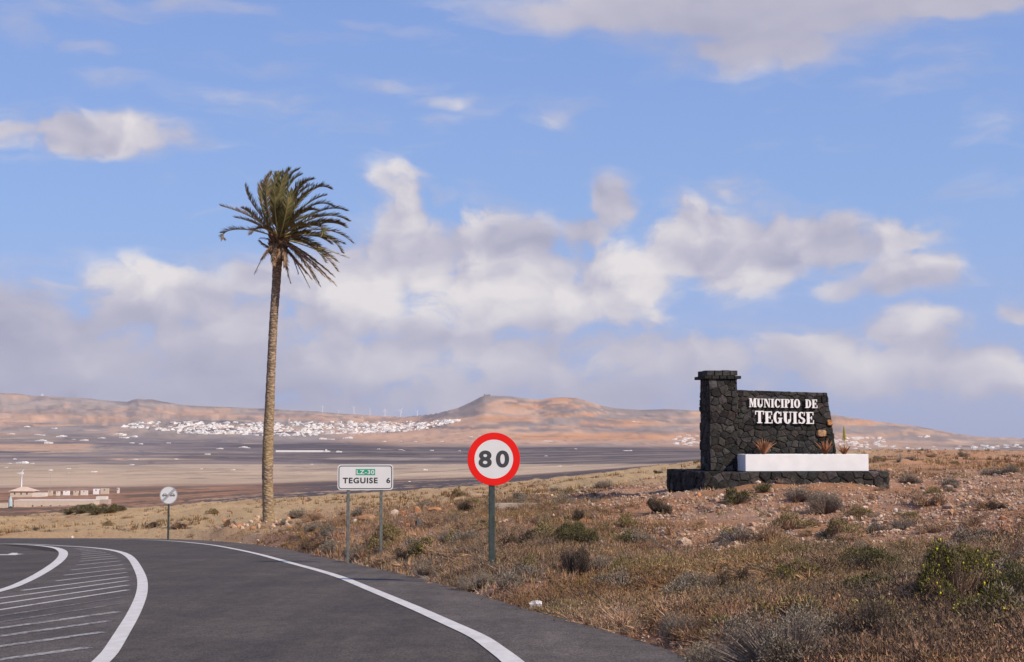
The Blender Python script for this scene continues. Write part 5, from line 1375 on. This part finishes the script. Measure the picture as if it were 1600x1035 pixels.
# denser low scrub in patches along the verge and the foot of the slope
SCR = [mat_(150, 130, TW_G, LF_G, 301, .42, .26), mat_(150, 120, TW_B, LF_B, 302, .42, .24), mat_(140, 150, TW_B, LF_O, 303, .40, .26), mat_(150, 110, GRY + TW_B, LF_B, 304, .45, .22), mat_(130, 110, [(.15, .11, .09), (.22, .165, .13), (.30, .22, .17)], [(.13, .10, .075), (.19, .14, .10)], 305, .40, .28)]
def dsc(x, d, s):
    v = fbm(x / 3.2, d / 4.2, 4, 191); px = x / d * F + 800
    stony = sst(x, 1.2, 4) * sst(d, 18, 26) * sst(s, 4, 7.5)
    fld = sst(d + (fbm(x / 6, d / 6, 3, 167) - .5) * 22, 58, 70)
    return np.clip(sst(v, .36, .50) * (1 - .92 * stony) * (1 - .93 * fld), 0, 1)
V, Cc = scatter_cover('s', 2800, SCR, 231, 9, 78, dsc, lambda x, d: np.full(len(x), .85), off=.35)
link('low_scrub', fastmesh('low_scrub', V, np.arange(len(V)).reshape(-1, 3), Cc), None, VEG, kind='stuff', label='tangled low grey-brown scrub matted along the road verge')

# ------------------------------------------------------------------ gravel and rocks
STONE, t, b = material('pale_rubble', .9, .15)
at_ = t.n('ShaderNodeAttribute', attribute_name='Col'); n_ = t.noise(objco(t), 14, 5, .65)
setc(t, b, t.mix(1.0, at_.outputs['Color'], t.mix(t.rng(n_, .25, .75), (.62, .60, .58), (1.2, 1.2, 1.2)), 'MULTIPLY')); bump(t, b, n_, .6, .02)
ICO_V = None
def ico(seed, sub=1, amp=.22, flat=.65):
    import bmesh
    bm = bmesh.new(); bmesh.ops.create_icosphere(bm, subdivisions=sub, radius=.5)
    g = np.random.default_rng(seed); V = np.array([v.co[:] for v in bm.verts]); Fx = np.array([[v.index for v in f.verts] for f in bm.faces]); bm.free()
    # chop with random planes for a broken, angular rock
    for _ in range(7 if sub > 1 else 4):
        n = g.normal(size=3); n /= np.linalg.norm(n); c = g.uniform(.26, .40); dd = V @ n; V = np.where((dd > c)[:, None], V - np.outer(dd - c, n), V)
    V *= 1 + g.uniform(-amp, amp, (len(V), 1)) * .35; V *= np.array([1, g.uniform(.7, 1), flat * g.uniform(.8, 1.2)])
    return V, Fx
peb = []
for s in range(6):
    V_, F_ = ico(s, 1, .3, .7); peb.append((V_[F_].reshape(-1, 3), None, np.ones((len(F_) * 3, 3))))
PEBC = np.array([(.54, .385, .28), (.60, .45, .33), (.46, .30, .20), (.66, .53, .42), (.50, .28, .16), (.34, .23, .17), (.27, .21, .17)])
def dn3(x, d, s):
    stony = sst(x, .8, 3.2) * sst(d, 15, 22) * sst(s, 3.4, 6.4)
    return np.clip(.16 + .9 * stony * sst(fbm(x / 2.6, d / 2.6, 4, 143), .36, .56), 0, 1)
g = np.random.default_rng(9)
m = 190000; d = np.exp(g.uniform(math.log(9), math.log(75), m)); px = g.uniform(250, 2100, m); x = (px - 800) / F * d; s = road_dist(x, d)
kp = (s > .1) & (g.random(m) < dn3(x, d, s)); x, d = x[kp], d[kp]
M4i = np.array(M4.inverted()); lx = M4i[0, 0] * x + M4i[0, 1] * d + M4i[0, 3]; ly = M4i[1, 0] * x + M4i[1, 1] * d + M4i[1, 3]
ok = ~((lx > -1.9) & (lx < 6.6) & (ly > -1.5) & (ly < 3.3)); x, d = x[ok][:46000], d[ok][:46000]
z = land(x, d); Vs = []; Cs = []; k = g.integers(0, 6, len(x)); sz = np.exp(g.normal(math.log(.045), .5, len(x))) * np.interp(d, [9, 30, 70], [.8, 1.1, 1.6])
cl = PEBC[g.choice(7, len(x), p=[.23, .17, .20, .06, .09, .15, .10])] * g.uniform(.75, 1.15, (len(x), 1))
for i in range(6):
    w = k == i; nn = int(w.sum()); a = g.uniform(0, 6.28, nn); ca, sa = np.cos(a), np.sin(a); V_ = peb[i][0]
    P = np.empty((nn, len(V_), 3), np.float32)
    P[..., 0] = (V_[:, 0][None] * ca[:, None] - V_[:, 1][None] * sa[:, None]) * sz[w][:, None] + x[w][:, None]
    P[..., 1] = (V_[:, 0][None] * sa[:, None] + V_[:, 1][None] * ca[:, None]) * sz[w][:, None] + d[w][:, None]
    P[..., 2] = V_[:, 2][None] * sz[w][:, None] + z[w][:, None] + sz[w][:, None] * .15
    Vs.append(P.reshape(-1, 3)); Cs.append(np.repeat(cl[w], len(V_), 0))
V = np.concatenate(Vs); link('gravel', fastmesh('gravel', V, np.arange(len(V)).reshape(-1, 3), np.concatenate(Cs)), None, STONE, kind='stuff', label='pale angular gravel strewn over the slope')

OR_ = (.50, .235, .11); PW = (.56, .43, .35); PK = (.52, .36, .27); DG = (.085, .085, .085); RD = (.42, .15, .07); WH = (.64, .57, .50)
def rock(px, row, w, h, c, label, cat='rock', group=None, seed=0, name='rock', pos=None):
    p = ground_at(px, row) if pos is None else pos
    k = p.y / F; V_, F_ = ico(500 + seed, 2, .15, 1.0); V_ = V_ / np.ptp(V_, axis=0)
    o = link(name, mesh(name, V_, F_, False, np.tile(c, (len(V_), 1))), None, STONE, label=label, cat=cat, group=group)
    o.scale = (w * k * .9, max(w * .6, h) * k, h * k * 1.3); o.location = (p.x, p.y, lz(p.x, p.y) + h * k * .28)
    o.rotation_euler = (0, 0, random.Random(seed).uniform(-.6, .6)); return o
RK = [(617, 806, 15, 10, PW, 'pinkish white boulder right of the town sign'), (630, 805, 8, 8, RD, 'small rust-red stone beside the pinkish white boulder'), (652, 803, 12, 12, OR_, 'upright orange rock in the middle of the rock row'),
      (678, 799, 26, 7, OR_, 'long flat orange-red rock left of the speed sign'), (575, 813, 38, 9, (.46, .23, .12), 'long orange rock seen between the posts of the town sign'), (554, 816, 8, 6, WH, 'white stone just right of the left post of the town sign'),
      (624, 821, 16, 8, PW, 'whitish rock below the pinkish boulder'), (636, 823, 10, 6, OR_, 'orange rock touching the whitish rock'), (655, 823, 12, 13, DG, 'dark grey slab standing on edge'), (709, 806, 7, 6, WH, 'white stone under the dark round bush'),
      (729, 804, 10, 5, PK, 'pinkish flat stone beside the dark round bush'), (939, 851, 8, 8, WH, 'small white cube-like stone on the stony slope'), (948, 870, 24, 11, (.52, .22, .10), 'bright orange flat rock on the slope right of the speed sign'),
      (1032, 866, 14, 9, OR_, 'orange rock below the left end of the monument platform'), (806, 936, 26, 7, PK, 'flat beige stone at the shoulder right of the sign post'), (1092, 776, 10, 7, OR_, 'small orange rock in front of the platform corner'),
      (1568, 812, 15, 7, (.48, .23, .12), 'orange rock far up the slope on the right'), (1300, 800, 9, 7, WH, 'whitish stone next to the grey bush below the trough'), (1552, 902, 9, 7, PW, 'pale stone right of the largest flowering bush'),
      (1190, 970, 30, 8, PW, 'pale flat stones patch near the lower middle of the slope'), (113, 841, 5, 4, WH, 'white stone at the far road edge on the left'), (1210, 805, 9, 7, PK, 'beige rock in the upper slope left of the grey bush'),
      (1330, 812, 8, 6, PW, 'pale stone on the upper slope under the right end of the trough'), (1400, 800, 9, 6, WH, 'light stone on the upper slope right of the monument')]
for i, r_ in enumerate(RK): rock(*r_, seed=i)
g = np.random.default_rng(4)
for i in range(26):
    px = g.choice([g.uniform(335, 408), g.uniform(400, 452)]); row = g.uniform(813, 829) + (0 if px < 400 else -3)
    rock(px, row, g.uniform(5, 13), g.uniform(4, 7.5), tuple(np.array([(.56, .33, .19), (.60, .42, .29), (.48, .24, .12), (.62, .47, .34)][i % 4]) * g.uniform(.85, 1.1)), 'orange-beige rock in the loose pile around the foot of the palm', group='rocks piled around the palm', seed=40 + i)
for i in range(60):
    px = g.uniform(860, 1600); row = g.uniform(780, 960)
    rock(px, row, g.uniform(3.5, 7.5), g.uniform(2.5, 4.5), tuple(PEBC[g.integers(0, 5)] * .88), 'fist-sized pale rock lying on the stony slope', group='loose rocks on the stony slope', seed=80 + i)
# litter, low concrete block and pale rail
p = ground_at(838, 950); import bmesh
V_, F_ = ico(900, 3, .5, .8); gq = np.random.default_rng(3); V_ = V_ * (1 + gq.uniform(-.35, .35, (len(V_), 1)))
o = link('plastic_bag', mesh('plastic_bag', V_, F_), None, plain('white_plastic', (.72, .72, .72), .1, 8, .45, .4), label='crumpled white plastic bag lying at the edge of the shoulder', cat='litter'); o.location = (p.x, p.y, lz(p.x, p.y) + .05); o.scale = (.15, .13, .17)
p = ground_at(806, 793); e_ = empty('concrete_block', (p.x, p.y, p.z), .05, label='low pale concrete slab in the grass right of the speed sign', cat='concrete slab')
MB().box(-.95, .95, -.2, .5, -.2, .13, .03).build('slab', plain('old_concrete', (.42, .34, .27), .3, 3, .9, .2, .4), e_)
p = ground_at(765, 774); e_ = empty('pale_rail', (p.x, p.y, p.z), .02, label='thin pale rail lying behind the speed sign post', cat='rail'); k = p.y / F
MB().box(-28 * k, 28 * k, -.05, .05, .0, 2.2 * k).build('bar', plain('pale_wood', (.52, .38, .27), .2, 3, .8), e_)
for q in (-26, 26): MB().box(q * k - .04, q * k + .04, -.045, .045, -.3, -.002).build('stub_post', plain('stub_wood', (.30, .22, .16), .2, 3, .8), e_)

# ------------------------------------------------------------------ far buildings
HW = []
for i, c in enumerate([(.80, .77, .74), (.70, .66, .62), (.78, .70, .62)]): HW.append(plain('house_wall_%d' % i, c, .08, .2, .85, .2))
WIN = plain('dark_window', (.05, .05, .055), .2, .5, .4, .5)
ROOFR = plain('roof_terracotta', (.52, .30, .20), .2, .5, .9)
def house_mesh(seed, mat):
    "flat-roofed white house: body, parapet, set-back upper room and dark openings, one mesh"
    rr = random.Random(seed); b_ = MB(); w = 1.0; d = rr.uniform(.7, 1.1); h = rr.uniform(.20, .30)
    b_.box(-.5, .5, 0, d, -.15, h)
    b_.box(-.5, .5, -.004, .05, h, h + .05); b_.box(-.5, -.46, .05, d, h, h + .05); b_.box(.46, .5, .05, d, h, h + .05)
    u0 = rr.uniform(-.45, .0); u1 = u0 + rr.uniform(.3, .5)
    if rr.random() < .7: b_.box(u0, u1, .1, d - .05, h + .001, h + rr.uniform(.12, .22))
    if rr.random() < .5: b_.box(-.5 - rr.uniform(.2, .4), -.501, .12, d * .8, -.15, h * rr.uniform(.6, .9))
    nb = len(b_.F)
    for k in range(rr.randint(2, 3)):
        x = -.38 + .3 * k; b_.box(x, x + .10, -.03, -.006, h * .35, h * .72)
    me = mesh('house', b_.V, b_.F); me.materials.append(mat); me.materials.append(WIN)
    for p in list(me.polygons)[nb:]: p.material_index = 1
    return me
HM = [house_mesh(s, HW[0] if s % 5 < 3 else HW[1 + s % 2]) for s in range(14)]
allh = 0
def house(px, row, w, label, group, sc_h=1.0, d=None, rot=None):
    global allh
    allh += 1; rr = random.Random(allh)
    p = ground_at(px, row, 300, 12500) if d is None else at(px, row, d)
    k = p.y / F
    o = link('house', HM[allh % len(HM)], None, None, label=label, cat='house', group=group)
    o.location = (p.x, p.y, float(land(np.array([p.x]), np.array([p.y]))[0]) ); s_ = w * k
    o.scale = (s_, s_ * .9, s_ * sc_h); o.rotation_euler = (0, 0, rot if rot is not None else rr.uniform(-.25, .3)); return o
g = np.random.default_rng(12)
TL = 'small white flat-roofed house in the town across the plain'
def town_rows(px):
    top = np.interp(px, [190, 215, 330, 420, 470, 560, 600, 650, 715], [666, 659.5, 660.5, 661.5, 659, 659.5, 660.5, 658.5, 657])
    bot = np.interp(px, [190, 250, 280, 400, 470, 540, 600, 650, 690, 715], [668, 673, 678, 680.5, 682.5, 678.5, 676, 674, 665, 658.5])
    return top, bot
pts = []
def spaced(px, row, ps, w):
    return all(abs(px - a) > w * .8 or abs(row - b) > w * .30 for a, b in ps)
while len(pts) < 820:
    px = g.uniform(190, 718); t_, b_ = town_rows(px); row = t_ + (b_ - t_) * g.random() ** .9
    if g.random() > (1.0 if px > 270 else .35): continue
    pts.append((px, row))
pts.sort(key=lambda q: q[1])
gq = np.random.default_rng(13)
sel = gq.permutation(len(pts))
extra = []
for n_, i in enumerate(sel):
    px, row = pts[i]
    t_, b_ = town_rows(px); lv = 'upper' if row < t_ + (b_ - t_) * .33 else ('middle' if row < t_ + (b_ - t_) * .66 else 'lower')
    zn = 'thin left end' if px < 270 else ('part left of the palm trunk' if px < 340 else ('part touching the palm trunk' if px < 415 else ('part right of the palm trunk' if px < 500 else ('part above the town sign' if px < 610 else 'thin right end'))))
    if n_ < 170: house(px, row, gq.uniform(4.2, 8.5), 'white house in %s rows of the town, %s' % (lv, zn), 'houses of the far town', gq.uniform(.7, 1.0))
    else: extra.append((px, row, gq.uniform(2.8, 6.5)))
RT = 'white house of the village on the hill slope beyond the monument'
def pick(n): return [(gq.uniform(*n[0]), gq.uniform(*n[1])) for _ in range(n[2])]
for (px, row) in pick(((1055, 1091), (680, 696), 26)) + pick(((1302, 1330), (682, 700), 12)) + pick(((1312, 1385), (683, 702), 50)) + pick(((1385, 1480), (696, 703), 10)):
    house(px, row + 1, gq.uniform(4, 7.5), 'white village house on the plain left of the stone pillar' if px < 1100 else ('white village house beside the yellow aloe stalk' if px < 1331 else ('white village house above the right end of the trough' if px < 1360 else RT)), 'houses of the village behind the monument', .8)
for (px, row) in pick(((1436, 1456), (682, 686), 4)) + pick(((1490, 1560), (698, 702.5), 12)) + pick(((1530, 1600), (696, 701), 10)):
    house(px, row, gq.uniform(4.5, 8), 'white house of the hamlet near the right end of the hills', 'houses of the right-hand hamlet', .7)
SC = [(42, 668, 9), (83, 670, 7), (18, 679, 8), (57, 680, 8), (66, 680.5, 6), (97, 683, 11), (64, 689.5, 12), (76, 693.5, 13), (185, 680.5, 15), (192, 685, 12), (208, 683, 9), (159, 685.5, 8), (132, 689, 10), (205, 693, 6), (219, 694.5, 6), (263, 693, 6), (345, 702, 8), (387, 700.5, 7),
      (324, 710.5, 8), (380, 700, 9), (212, 718.5, 5), (205, 727, 6), (275, 718, 5), (147, 738, 8), (34, 724.5, 13), (15, 724.5, 4), (50, 725, 5), (23, 718, 5), (79, 735.5, 6), (107, 733, 5), (10, 731, 4), (114, 687.5, 5), (315, 733, 4), (365, 735, 5), (512, 706, 8), (530, 707, 9),
      (505, 687, 12), (517, 687.5, 9), (545, 685.5, 12), (601, 690.5, 5), (626, 690, 4), (648, 690.5, 5), (690, 690.5, 5), (591, 702, 4), (626, 703.5, 5), (631, 704.5, 4), (675, 704.5, 6), (718, 705, 3), (852, 690, 7), (860, 690.5, 7), (900, 702, 4), (978, 705, 7), (985, 705, 6), (854, 713, 3.5), (875, 729, 5), (665, 735, 7), (640, 753, 3.5),
      (990, 659.5, 6), (996, 660, 5), (940, 640.5, 4), (565, 652, 3), (737, 683, 4), (750, 681.5, 4), (765, 684, 4), (776, 683, 3), (487, 726, 4), (1600, 738, 4)]
def zone(px, row):
    a = 'far left' if px < 130 else ('left of the palm trunk' if px < 405 else ('between the palm and the town sign' if px < 620 else ('left of the speed sign' if px < 732 else 'right of the speed sign')))
    b_ = 'just below the town' if row < 692 else ('on the dark middle plain' if row < 715 else 'on the pale lower plain')
    return 'isolated white house %s, %s' % (b_, a)
for (px, row, w) in SC[:-1]: house(px, row, w, zone(px, row), 'isolated houses on the plain', .55)
# the rest of the town as one body
mt_ = MB()
for (px, row, w) in extra:
    p = ground_at(px, row, 4000, 12000); k = p.y / F * w; a = random.uniform(-.5, .6); b_ = MB()
    h = random.uniform(.20, .30)
    b_.box(-.5, .5, 0, .8, -.2, h)
    if random.random() < .5: b_.box(-.3, .2, .1, .7, h + .001, h + .15)
    z0 = float(land(np.array([p.x]), np.array([p.y]))[0])
    mt_.add([(p.x + (x * math.cos(a) - y * math.sin(a)) * k, p.y + (x * math.sin(a) + y * math.cos(a)) * k, z0 + z * k) for x, y, z in b_.V], b_.F)
mt_.build('town_buildings', HW[0], None, kind='stuff', label='dense white buildings of the far town')
# dark garden trees among the houses
b_ = MB()
for k in range(300):
    px = gq.uniform(195, 715); t_, bo = town_rows(px); row = gq.uniform(t_, bo + 1.5); p = ground_at(px, row, 4000, 12000); z0 = float(land(np.array([p.x]), np.array([p.y]))[0])
    r = p.y / F * gq.uniform(.6, 1.5); V_, F_ = ico(k % 9, 1, .4, .9); b_.add([(p.x + v[0] * r * 2.0, p.y + v[1] * r * 2, z0 + (v[2] + .4) * r * 1.3) for v in V_], [tuple(f) for f in F_])
b_.build('town_trees', plain('far_tree', (.055, .06, .035), .3, .1, .9), None, kind='stuff', label='dark garden trees between the far houses')
# church tower
def simple(name, px, row, d, builder, label, cat, rz=0, group=None):
    p = at(px, row, d) if d else ground_at(px, row, 250, 12000)
    e_ = empty(name, p, rz, label=label, cat=cat, group=group); builder(e_, p.y / F); return e_
p = ground_at(452, 662.5, 4000, 12000)
def tower(e_, k):
    MB().box(-1.3 * k, 1.3 * k, -1.3 * k, 1.3 * k, -2 * k, 5 * k).build('tower_shaft', plain('tower_stone', (.55, .42, .36), .2, .1, .9), e_)
    MB().box(-1.0 * k, 1.0 * k, -1.0 * k, 1.0 * k, 5 * k, 6.8 * k).build('belfry', HW[0], e_)
    MB().box(-.35 * k, .35 * k, -1.05 * k, -1.01 * k, 5.4 * k, 6.4 * k).build('bell_opening', WIN, e_)
simple('church_tower', 452, 662, None, tower, 'church tower rising above the far town, just right of the palm trunk', 'church tower')
# hill-top castle
def castle(e_, k):
    st = plain('castle_stone', (.30, .235, .19), .3, .1, .9)
    MB().box(-4 * k, 4 * k, 0, 5 * k, -2 * k, 1.9 * k).build('walls', st, e_)
    for x in (-4, 4): MB().box((x - .9) * k, (x + .9) * k, -.9 * k, .9 * k, -1 * k, 2.8 * k, .3 * k).build('corner_tower', st, e_)
    MB().tube([(-.5 * k, 2 * k, 1.9 * k), (-.5 * k, 2 * k, 4.4 * k)], .15 * k, 5).build('mast', st, e_)
simple('hilltop_castle', 761, 619, 7390, castle, 'small fortress on the summit of the highest hill', 'castle')
# summit building right of the hill
# wind turbines
TW = plain('turbine_white', (.78, .77, .77), .03, 1, .6)
def turbine(e_, k, h=13.5, blade=7.5, a0=.3):
    e_.rotation_euler[2] = random.uniform(-.5, .5)
    MB().tube([(0, 0, -6 * k), (0, 0, h * k)], [.52 * k, .34 * k], 8).build('tower', TW, e_)
    MB().box(-.3 * k, .3 * k, -.7 * k, .9 * k, h * k, (h + .6) * k, .08 * k).build('nacelle', TW, e_)
    hub = MB().tube([(0, -.71 * k, (h + .3) * k), (0, -1.2 * k, (h + .3) * k)], [.32 * k, .12 * k], 8).build('hub', TW, e_)
    for q in range(3):
        a = a0 + q * 2.094; d = Vector((math.sin(a), 0, math.cos(a))); s = Vector((math.cos(a), 0, -math.sin(a))); c = Vector((0, -.95 * k, (h + .3) * k))
        P = [c + d * .25 * k - s * .12 * k, c + d * blade * .25 * k - s * .5 * k, c + d * blade * k, c + d * blade * .25 * k + s * .1 * k, c + d * .25 * k + s * .12 * k]
        n = len(P); MB().add([tuple(v) for v in P] + [tuple(v + Vector((0, .1 * k, 0))) for v in P], [tuple(range(n)), tuple(range(n, 2 * n))[::-1]] + [(i, n + i, n + (i + 1) % n, (i + 1) % n) for i in range(n)]).build('blade', TW, hub)
TLB = ['leftmost wind turbine on the far ridge', 'short second wind turbine from the left on the far ridge', 'third wind turbine from the left on the far ridge', 'middle one of the seven wind turbines on the ridge', 'third wind turbine from the right on the ridge', 'second wind turbine from the right on the ridge', 'rightmost wind turbine, nearest to the castle hill']
for i, (px, base, h, bl) in enumerate([(504, 644.5, 9, 5), (529, 646.5, 4, 3), (553, 648, 10.5, 6), (578, 649.5, 8.5, 5), (601.5, 651, 9, 5.5), (626, 652, 9.5, 6), (652, 649.5, 7, 4.8)]):
    simple('wind_turbine', px, base, float(ridge_d(px)) - 60, lambda e_, k: turbine(e_, k, h, bl, .2 + i * .5), TLB[i], 'wind turbine', group='wind turbines on the ridge')
# masts on the left hill
def masts(e_, k):
    MB().tube([(0, 0, -k), (0, 0, 3.2 * k)], .18 * k, 5).build('mast', TW, e_); MB().box(-1.5 * k, 1.5 * k, -k, k, -k, .8 * k).build('hut', HW[0], e_)
simple('radio_mast', 66, 617.5, float(ridge_d(66)) - 40, masts, 'radio mast and hut on top of the left hill', 'mast')
# long white greenhouse wall on the plain
def lwall(e_, k):
    MB().box(-37 * k, 37 * k, 0, 4 * k, -2 * k, 2.6 * k).build('long_wall', HW[0], e_)
    MB().box(38 * k, 46 * k, 0, 4 * k, -2 * k, 1.8 * k).build('annex', HW[1], e_); MB().box(40 * k, 43 * k, -.5 * k, 0, -2 * k, 4 * k).build('shed', HW[0], e_)
simple('long_white_building', 468, 706.5, None, lwall, 'very long low white building on the plain right of the palm trunk', 'building')

# ------------------------------------------------------------------ farm on the left
CRM = plain('cream_render', (.58, .475, .375), .12, .8, .85, .2); CRM2 = plain('pale_render', (.70, .62, .54), .12, .8, .85)
dF = 600.0; kF = dF / F
def longb(e_, k):
    bb = MB().box(-62 * k, 62 * k, 0, 30 * k, -8 * k, 16 * k).build('body', CRM, e_)
    MB().box(-62.6 * k, 62.6 * k, -.3 * k, 30.3 * k, 16 * k + .01, 17 * k).build('parapet', CRM2, e_)
    for x in (-33, -19, -5, 9, 23): MB().box((x - 1.2) * k, (x + 1.2) * k, -.12 * k, -.02 * k, 7 * k, 9.2 * k).build('window', WIN, e_)
    MB().box(-16 * k + 52 * k, 60 * k, -.25 * k, -.02 * k, .2 * k, 10 * k).build('grey_patch', plain('grey_render', (.42, .36, .31), .1, .5, .9), e_)
    MB().box(-30 * k, -20 * k, -3 * k, -.02 * k, -6 * k, 3.5 * k).build('woodpile', plain('rusty_heap', (.30, .15, .08), .4, 1.5, .9), e_)
simple('farm_building', 84, 799, dF, longb, 'long low cream farm building with small square windows at left', 'farm building')
def block(e_, k):
    MB().box(-11 * k, 12 * k, 0, 16 * k, -8 * k, 14 * k).build('body', plain('grey_pink_render', (.45, .36, .31), .12, .8, .9), e_)
    MB().box(-8 * k, 8 * k, 2 * k, 14 * k, 14 * k + .01, 18.5 * k).build('upper_room', CRM2, e_)
    for x in (4, ): MB().box((x - 1) * k, (x + 1) * k, -.1 * k, -.02 * k, 4 * k, 6 * k).build('window', WIN, e_)
simple('farm_annex', 157, 795, dF + 12, block, 'two-storey grey block at the right end of the farm', 'building')
def pyr(e_, k):
    MB().box(-17 * k, 17 * k, 0, 26 * k, -6 * k, 4 * k).build('body', CRM, e_)
    MB().add([(-20 * k, -2 * k, 4 * k), (20 * k, -2 * k, 4 * k), (20 * k, 28 * k, 4 * k), (-20 * k, 28 * k, 4 * k), (-4 * k, 13 * k, 10.5 * k), (4 * k, 13 * k, 10.5 * k)], [(0, 3, 2, 1), (0, 1, 5, 4), (1, 2, 5), (2, 3, 4, 5), (3, 0, 4)]).build('roof', plain('pale_roof', (.64, .47, .36), .12, .5, .9), e_)
    MB().box(17.1 * k, 37 * k, 2 * k, 14 * k, -6 * k, 1.6 * k).build('wing', CRM2, e_)
    for x in (-10, 0, 9): MB().box((x - 1) * k, (x + 1) * k, -.1 * k, -.02 * k, -1 * k, 2 * k).build('window', WIN, e_)
simple('farmhouse', 33, 772, 760, pyr, 'cream house with a low pyramid roof below the small windmill', 'house')
def wmill(e_, k):
    MB().tube([(0, 0, -14 * k), (0, 0, 19 * k)], [1.3 * k, .8 * k], 8).build('tower', TW, e_)
    MB().box(-1.6 * k, 2.8 * k, -1 * k, 1 * k, 19 * k, 21.4 * k, .2 * k).build('nacelle', TW, e_)
    for a in (.55, 2.9, 4.75):
        d = Vector((math.sin(a), 0, math.cos(a))); s = Vector((math.cos(a), 0, -math.sin(a))); c = Vector((0, -1.4 * k, 20.2 * k)); L_ = 8.5
        P = [c - s * .35 * k, c + d * L_ * .3 * k - s * .8 * k, c + d * L_ * k, c + d * L_ * .3 * k + s * .5 * k, c + s * .35 * k]; n = 5
        MB().add([tuple(v) for v in P] + [tuple(v + Vector((0, .3 * k, 0))) for v in P], [tuple(range(n)), tuple(range(n, 2 * n))[::-1]] + [(i, n + i, n + (i + 1) % n, (i + 1) % n) for i in range(n)]).build('blade', TW, e_)
simple('small_windmill', 33.5, 760, 790, wmill, 'white three-bladed windmill standing behind the pyramid-roofed house', 'windmill')
def tank(e_, k):
    MB().tube([(0, 0, -5 * k), (0, 0, 12 * k), (0, 0, 15 * k), (0, 0, 19 * k)], [3.4 * k, 3.0 * k, 2.2 * k, .9 * k], 12).build('tank', plain('pale_blue_tank', (.42, .50, .52), .15, .5, .6), e_)
    V_, F_ = ico(71, 2, .5, 1); MB().add([(v[0] * 10 * k + 2 * k, v[1] * 8 * k - 5 * k, v[2] * 9 * k + 1 * k) for v in V_], [tuple(f) for f in F_]).build('bush', plain('tank_bush', (.06, .07, .04), .4, 1, .9), e_)
simple('water_tank', 16, 795, 585, tank, 'pale blue water tank at the left end of the farm building', 'water tank')
def small(w, h, m): 
    def f(e_, k): MB().box(-w / 2 * k, w / 2 * k, 0, 6 * k, -5 * k, h * k).build('body', m, e_); MB().box(-.8 * k, .8 * k, -.1 * k, -.02 * k, .2 * k, min(h * .7, 2.4) * k).build('door', WIN, e_)
    return f
for i, (px, row, w, h) in enumerate([(78, 769.5, 6, 2.2), (90, 769.8, 5, 1.6), (103, 769, 9, 1.6), (118, 769.5, 7, 2), (131, 769, 10, 2.2), (150, 767.5, 9, 3.2), (163, 767, 12, 3.4), (184, 766, 2.6, 3.2), (50, 771.5, 5, 2)]):
    simple('shed', px, row, 770, small(w, h, [CRM, CRM2, HW[0]][i % 3]), ['small pale shed right of the farmhouse wing', 'tiny shed in the row behind the farm, second from the farmhouse', 'low wide shed in the row behind the farm', 'cream shed in the middle of the row behind the farm', 'long pale shed in the row behind the farm', 'cream shed above the grey farm block', 'white shed above the right end of the farm', 'small isolated white hut right of the row of sheds', 'small shed at the foot of the farmhouse'][i], 'shed', group='sheds behind the farm')
simple('farm_building', -6, 796, 590, small(34, 9, CRM), 'cream farm building cut by the left edge of the picture', 'farm building')
# poles on the plain
def pole_(e_, k): MB().tube([(0, 0, -3 * k), (0, 0, 26 * k)], .22 * k, 5).build('pole', plain('pole_grey', (.35, .33, .32), .1, 1, .8), e_); MB().box(-1.2 * k, 1.2 * k, -.15 * k, .15 * k, 24 * k, 24.5 * k).build('crossarm', TW, e_)
for i, px in enumerate((78, 107.5)): simple('utility_pole', px, 764, 900, pole_, ['thin utility pole above the sheds, left one', 'thin utility pole above the sheds, right one'][i], 'utility pole')

# ------------------------------------------------------------------ haze
hz_ = MB().box(-14000, 14000, -3000, 15500, -420, 620)
hm = bpy.data.materials.new('haze'); hm.use_nodes = True; hm.node_tree.nodes.clear()
pv = hm.node_tree.nodes.new('ShaderNodeVolumePrincipled'); pv.inputs['Density'].default_value = 2.8e-5; pv.inputs['Color'].default_value = (.80, .80, .92, 1); pv.inputs['Anisotropy'].default_value = .2
ou = hm.node_tree.nodes.new('ShaderNodeOutputMaterial'); hm.node_tree.links.new(pv.outputs[0], ou.inputs['Volume'])
HAZE = hz_.build('haze', hm, None, kind='stuff')
print('TRIS', sum(len(m.loop_triangles) if m.loop_triangles else sum(len(p.vertices) - 2 for p in m.polygons) for m in bpy.data.meshes))
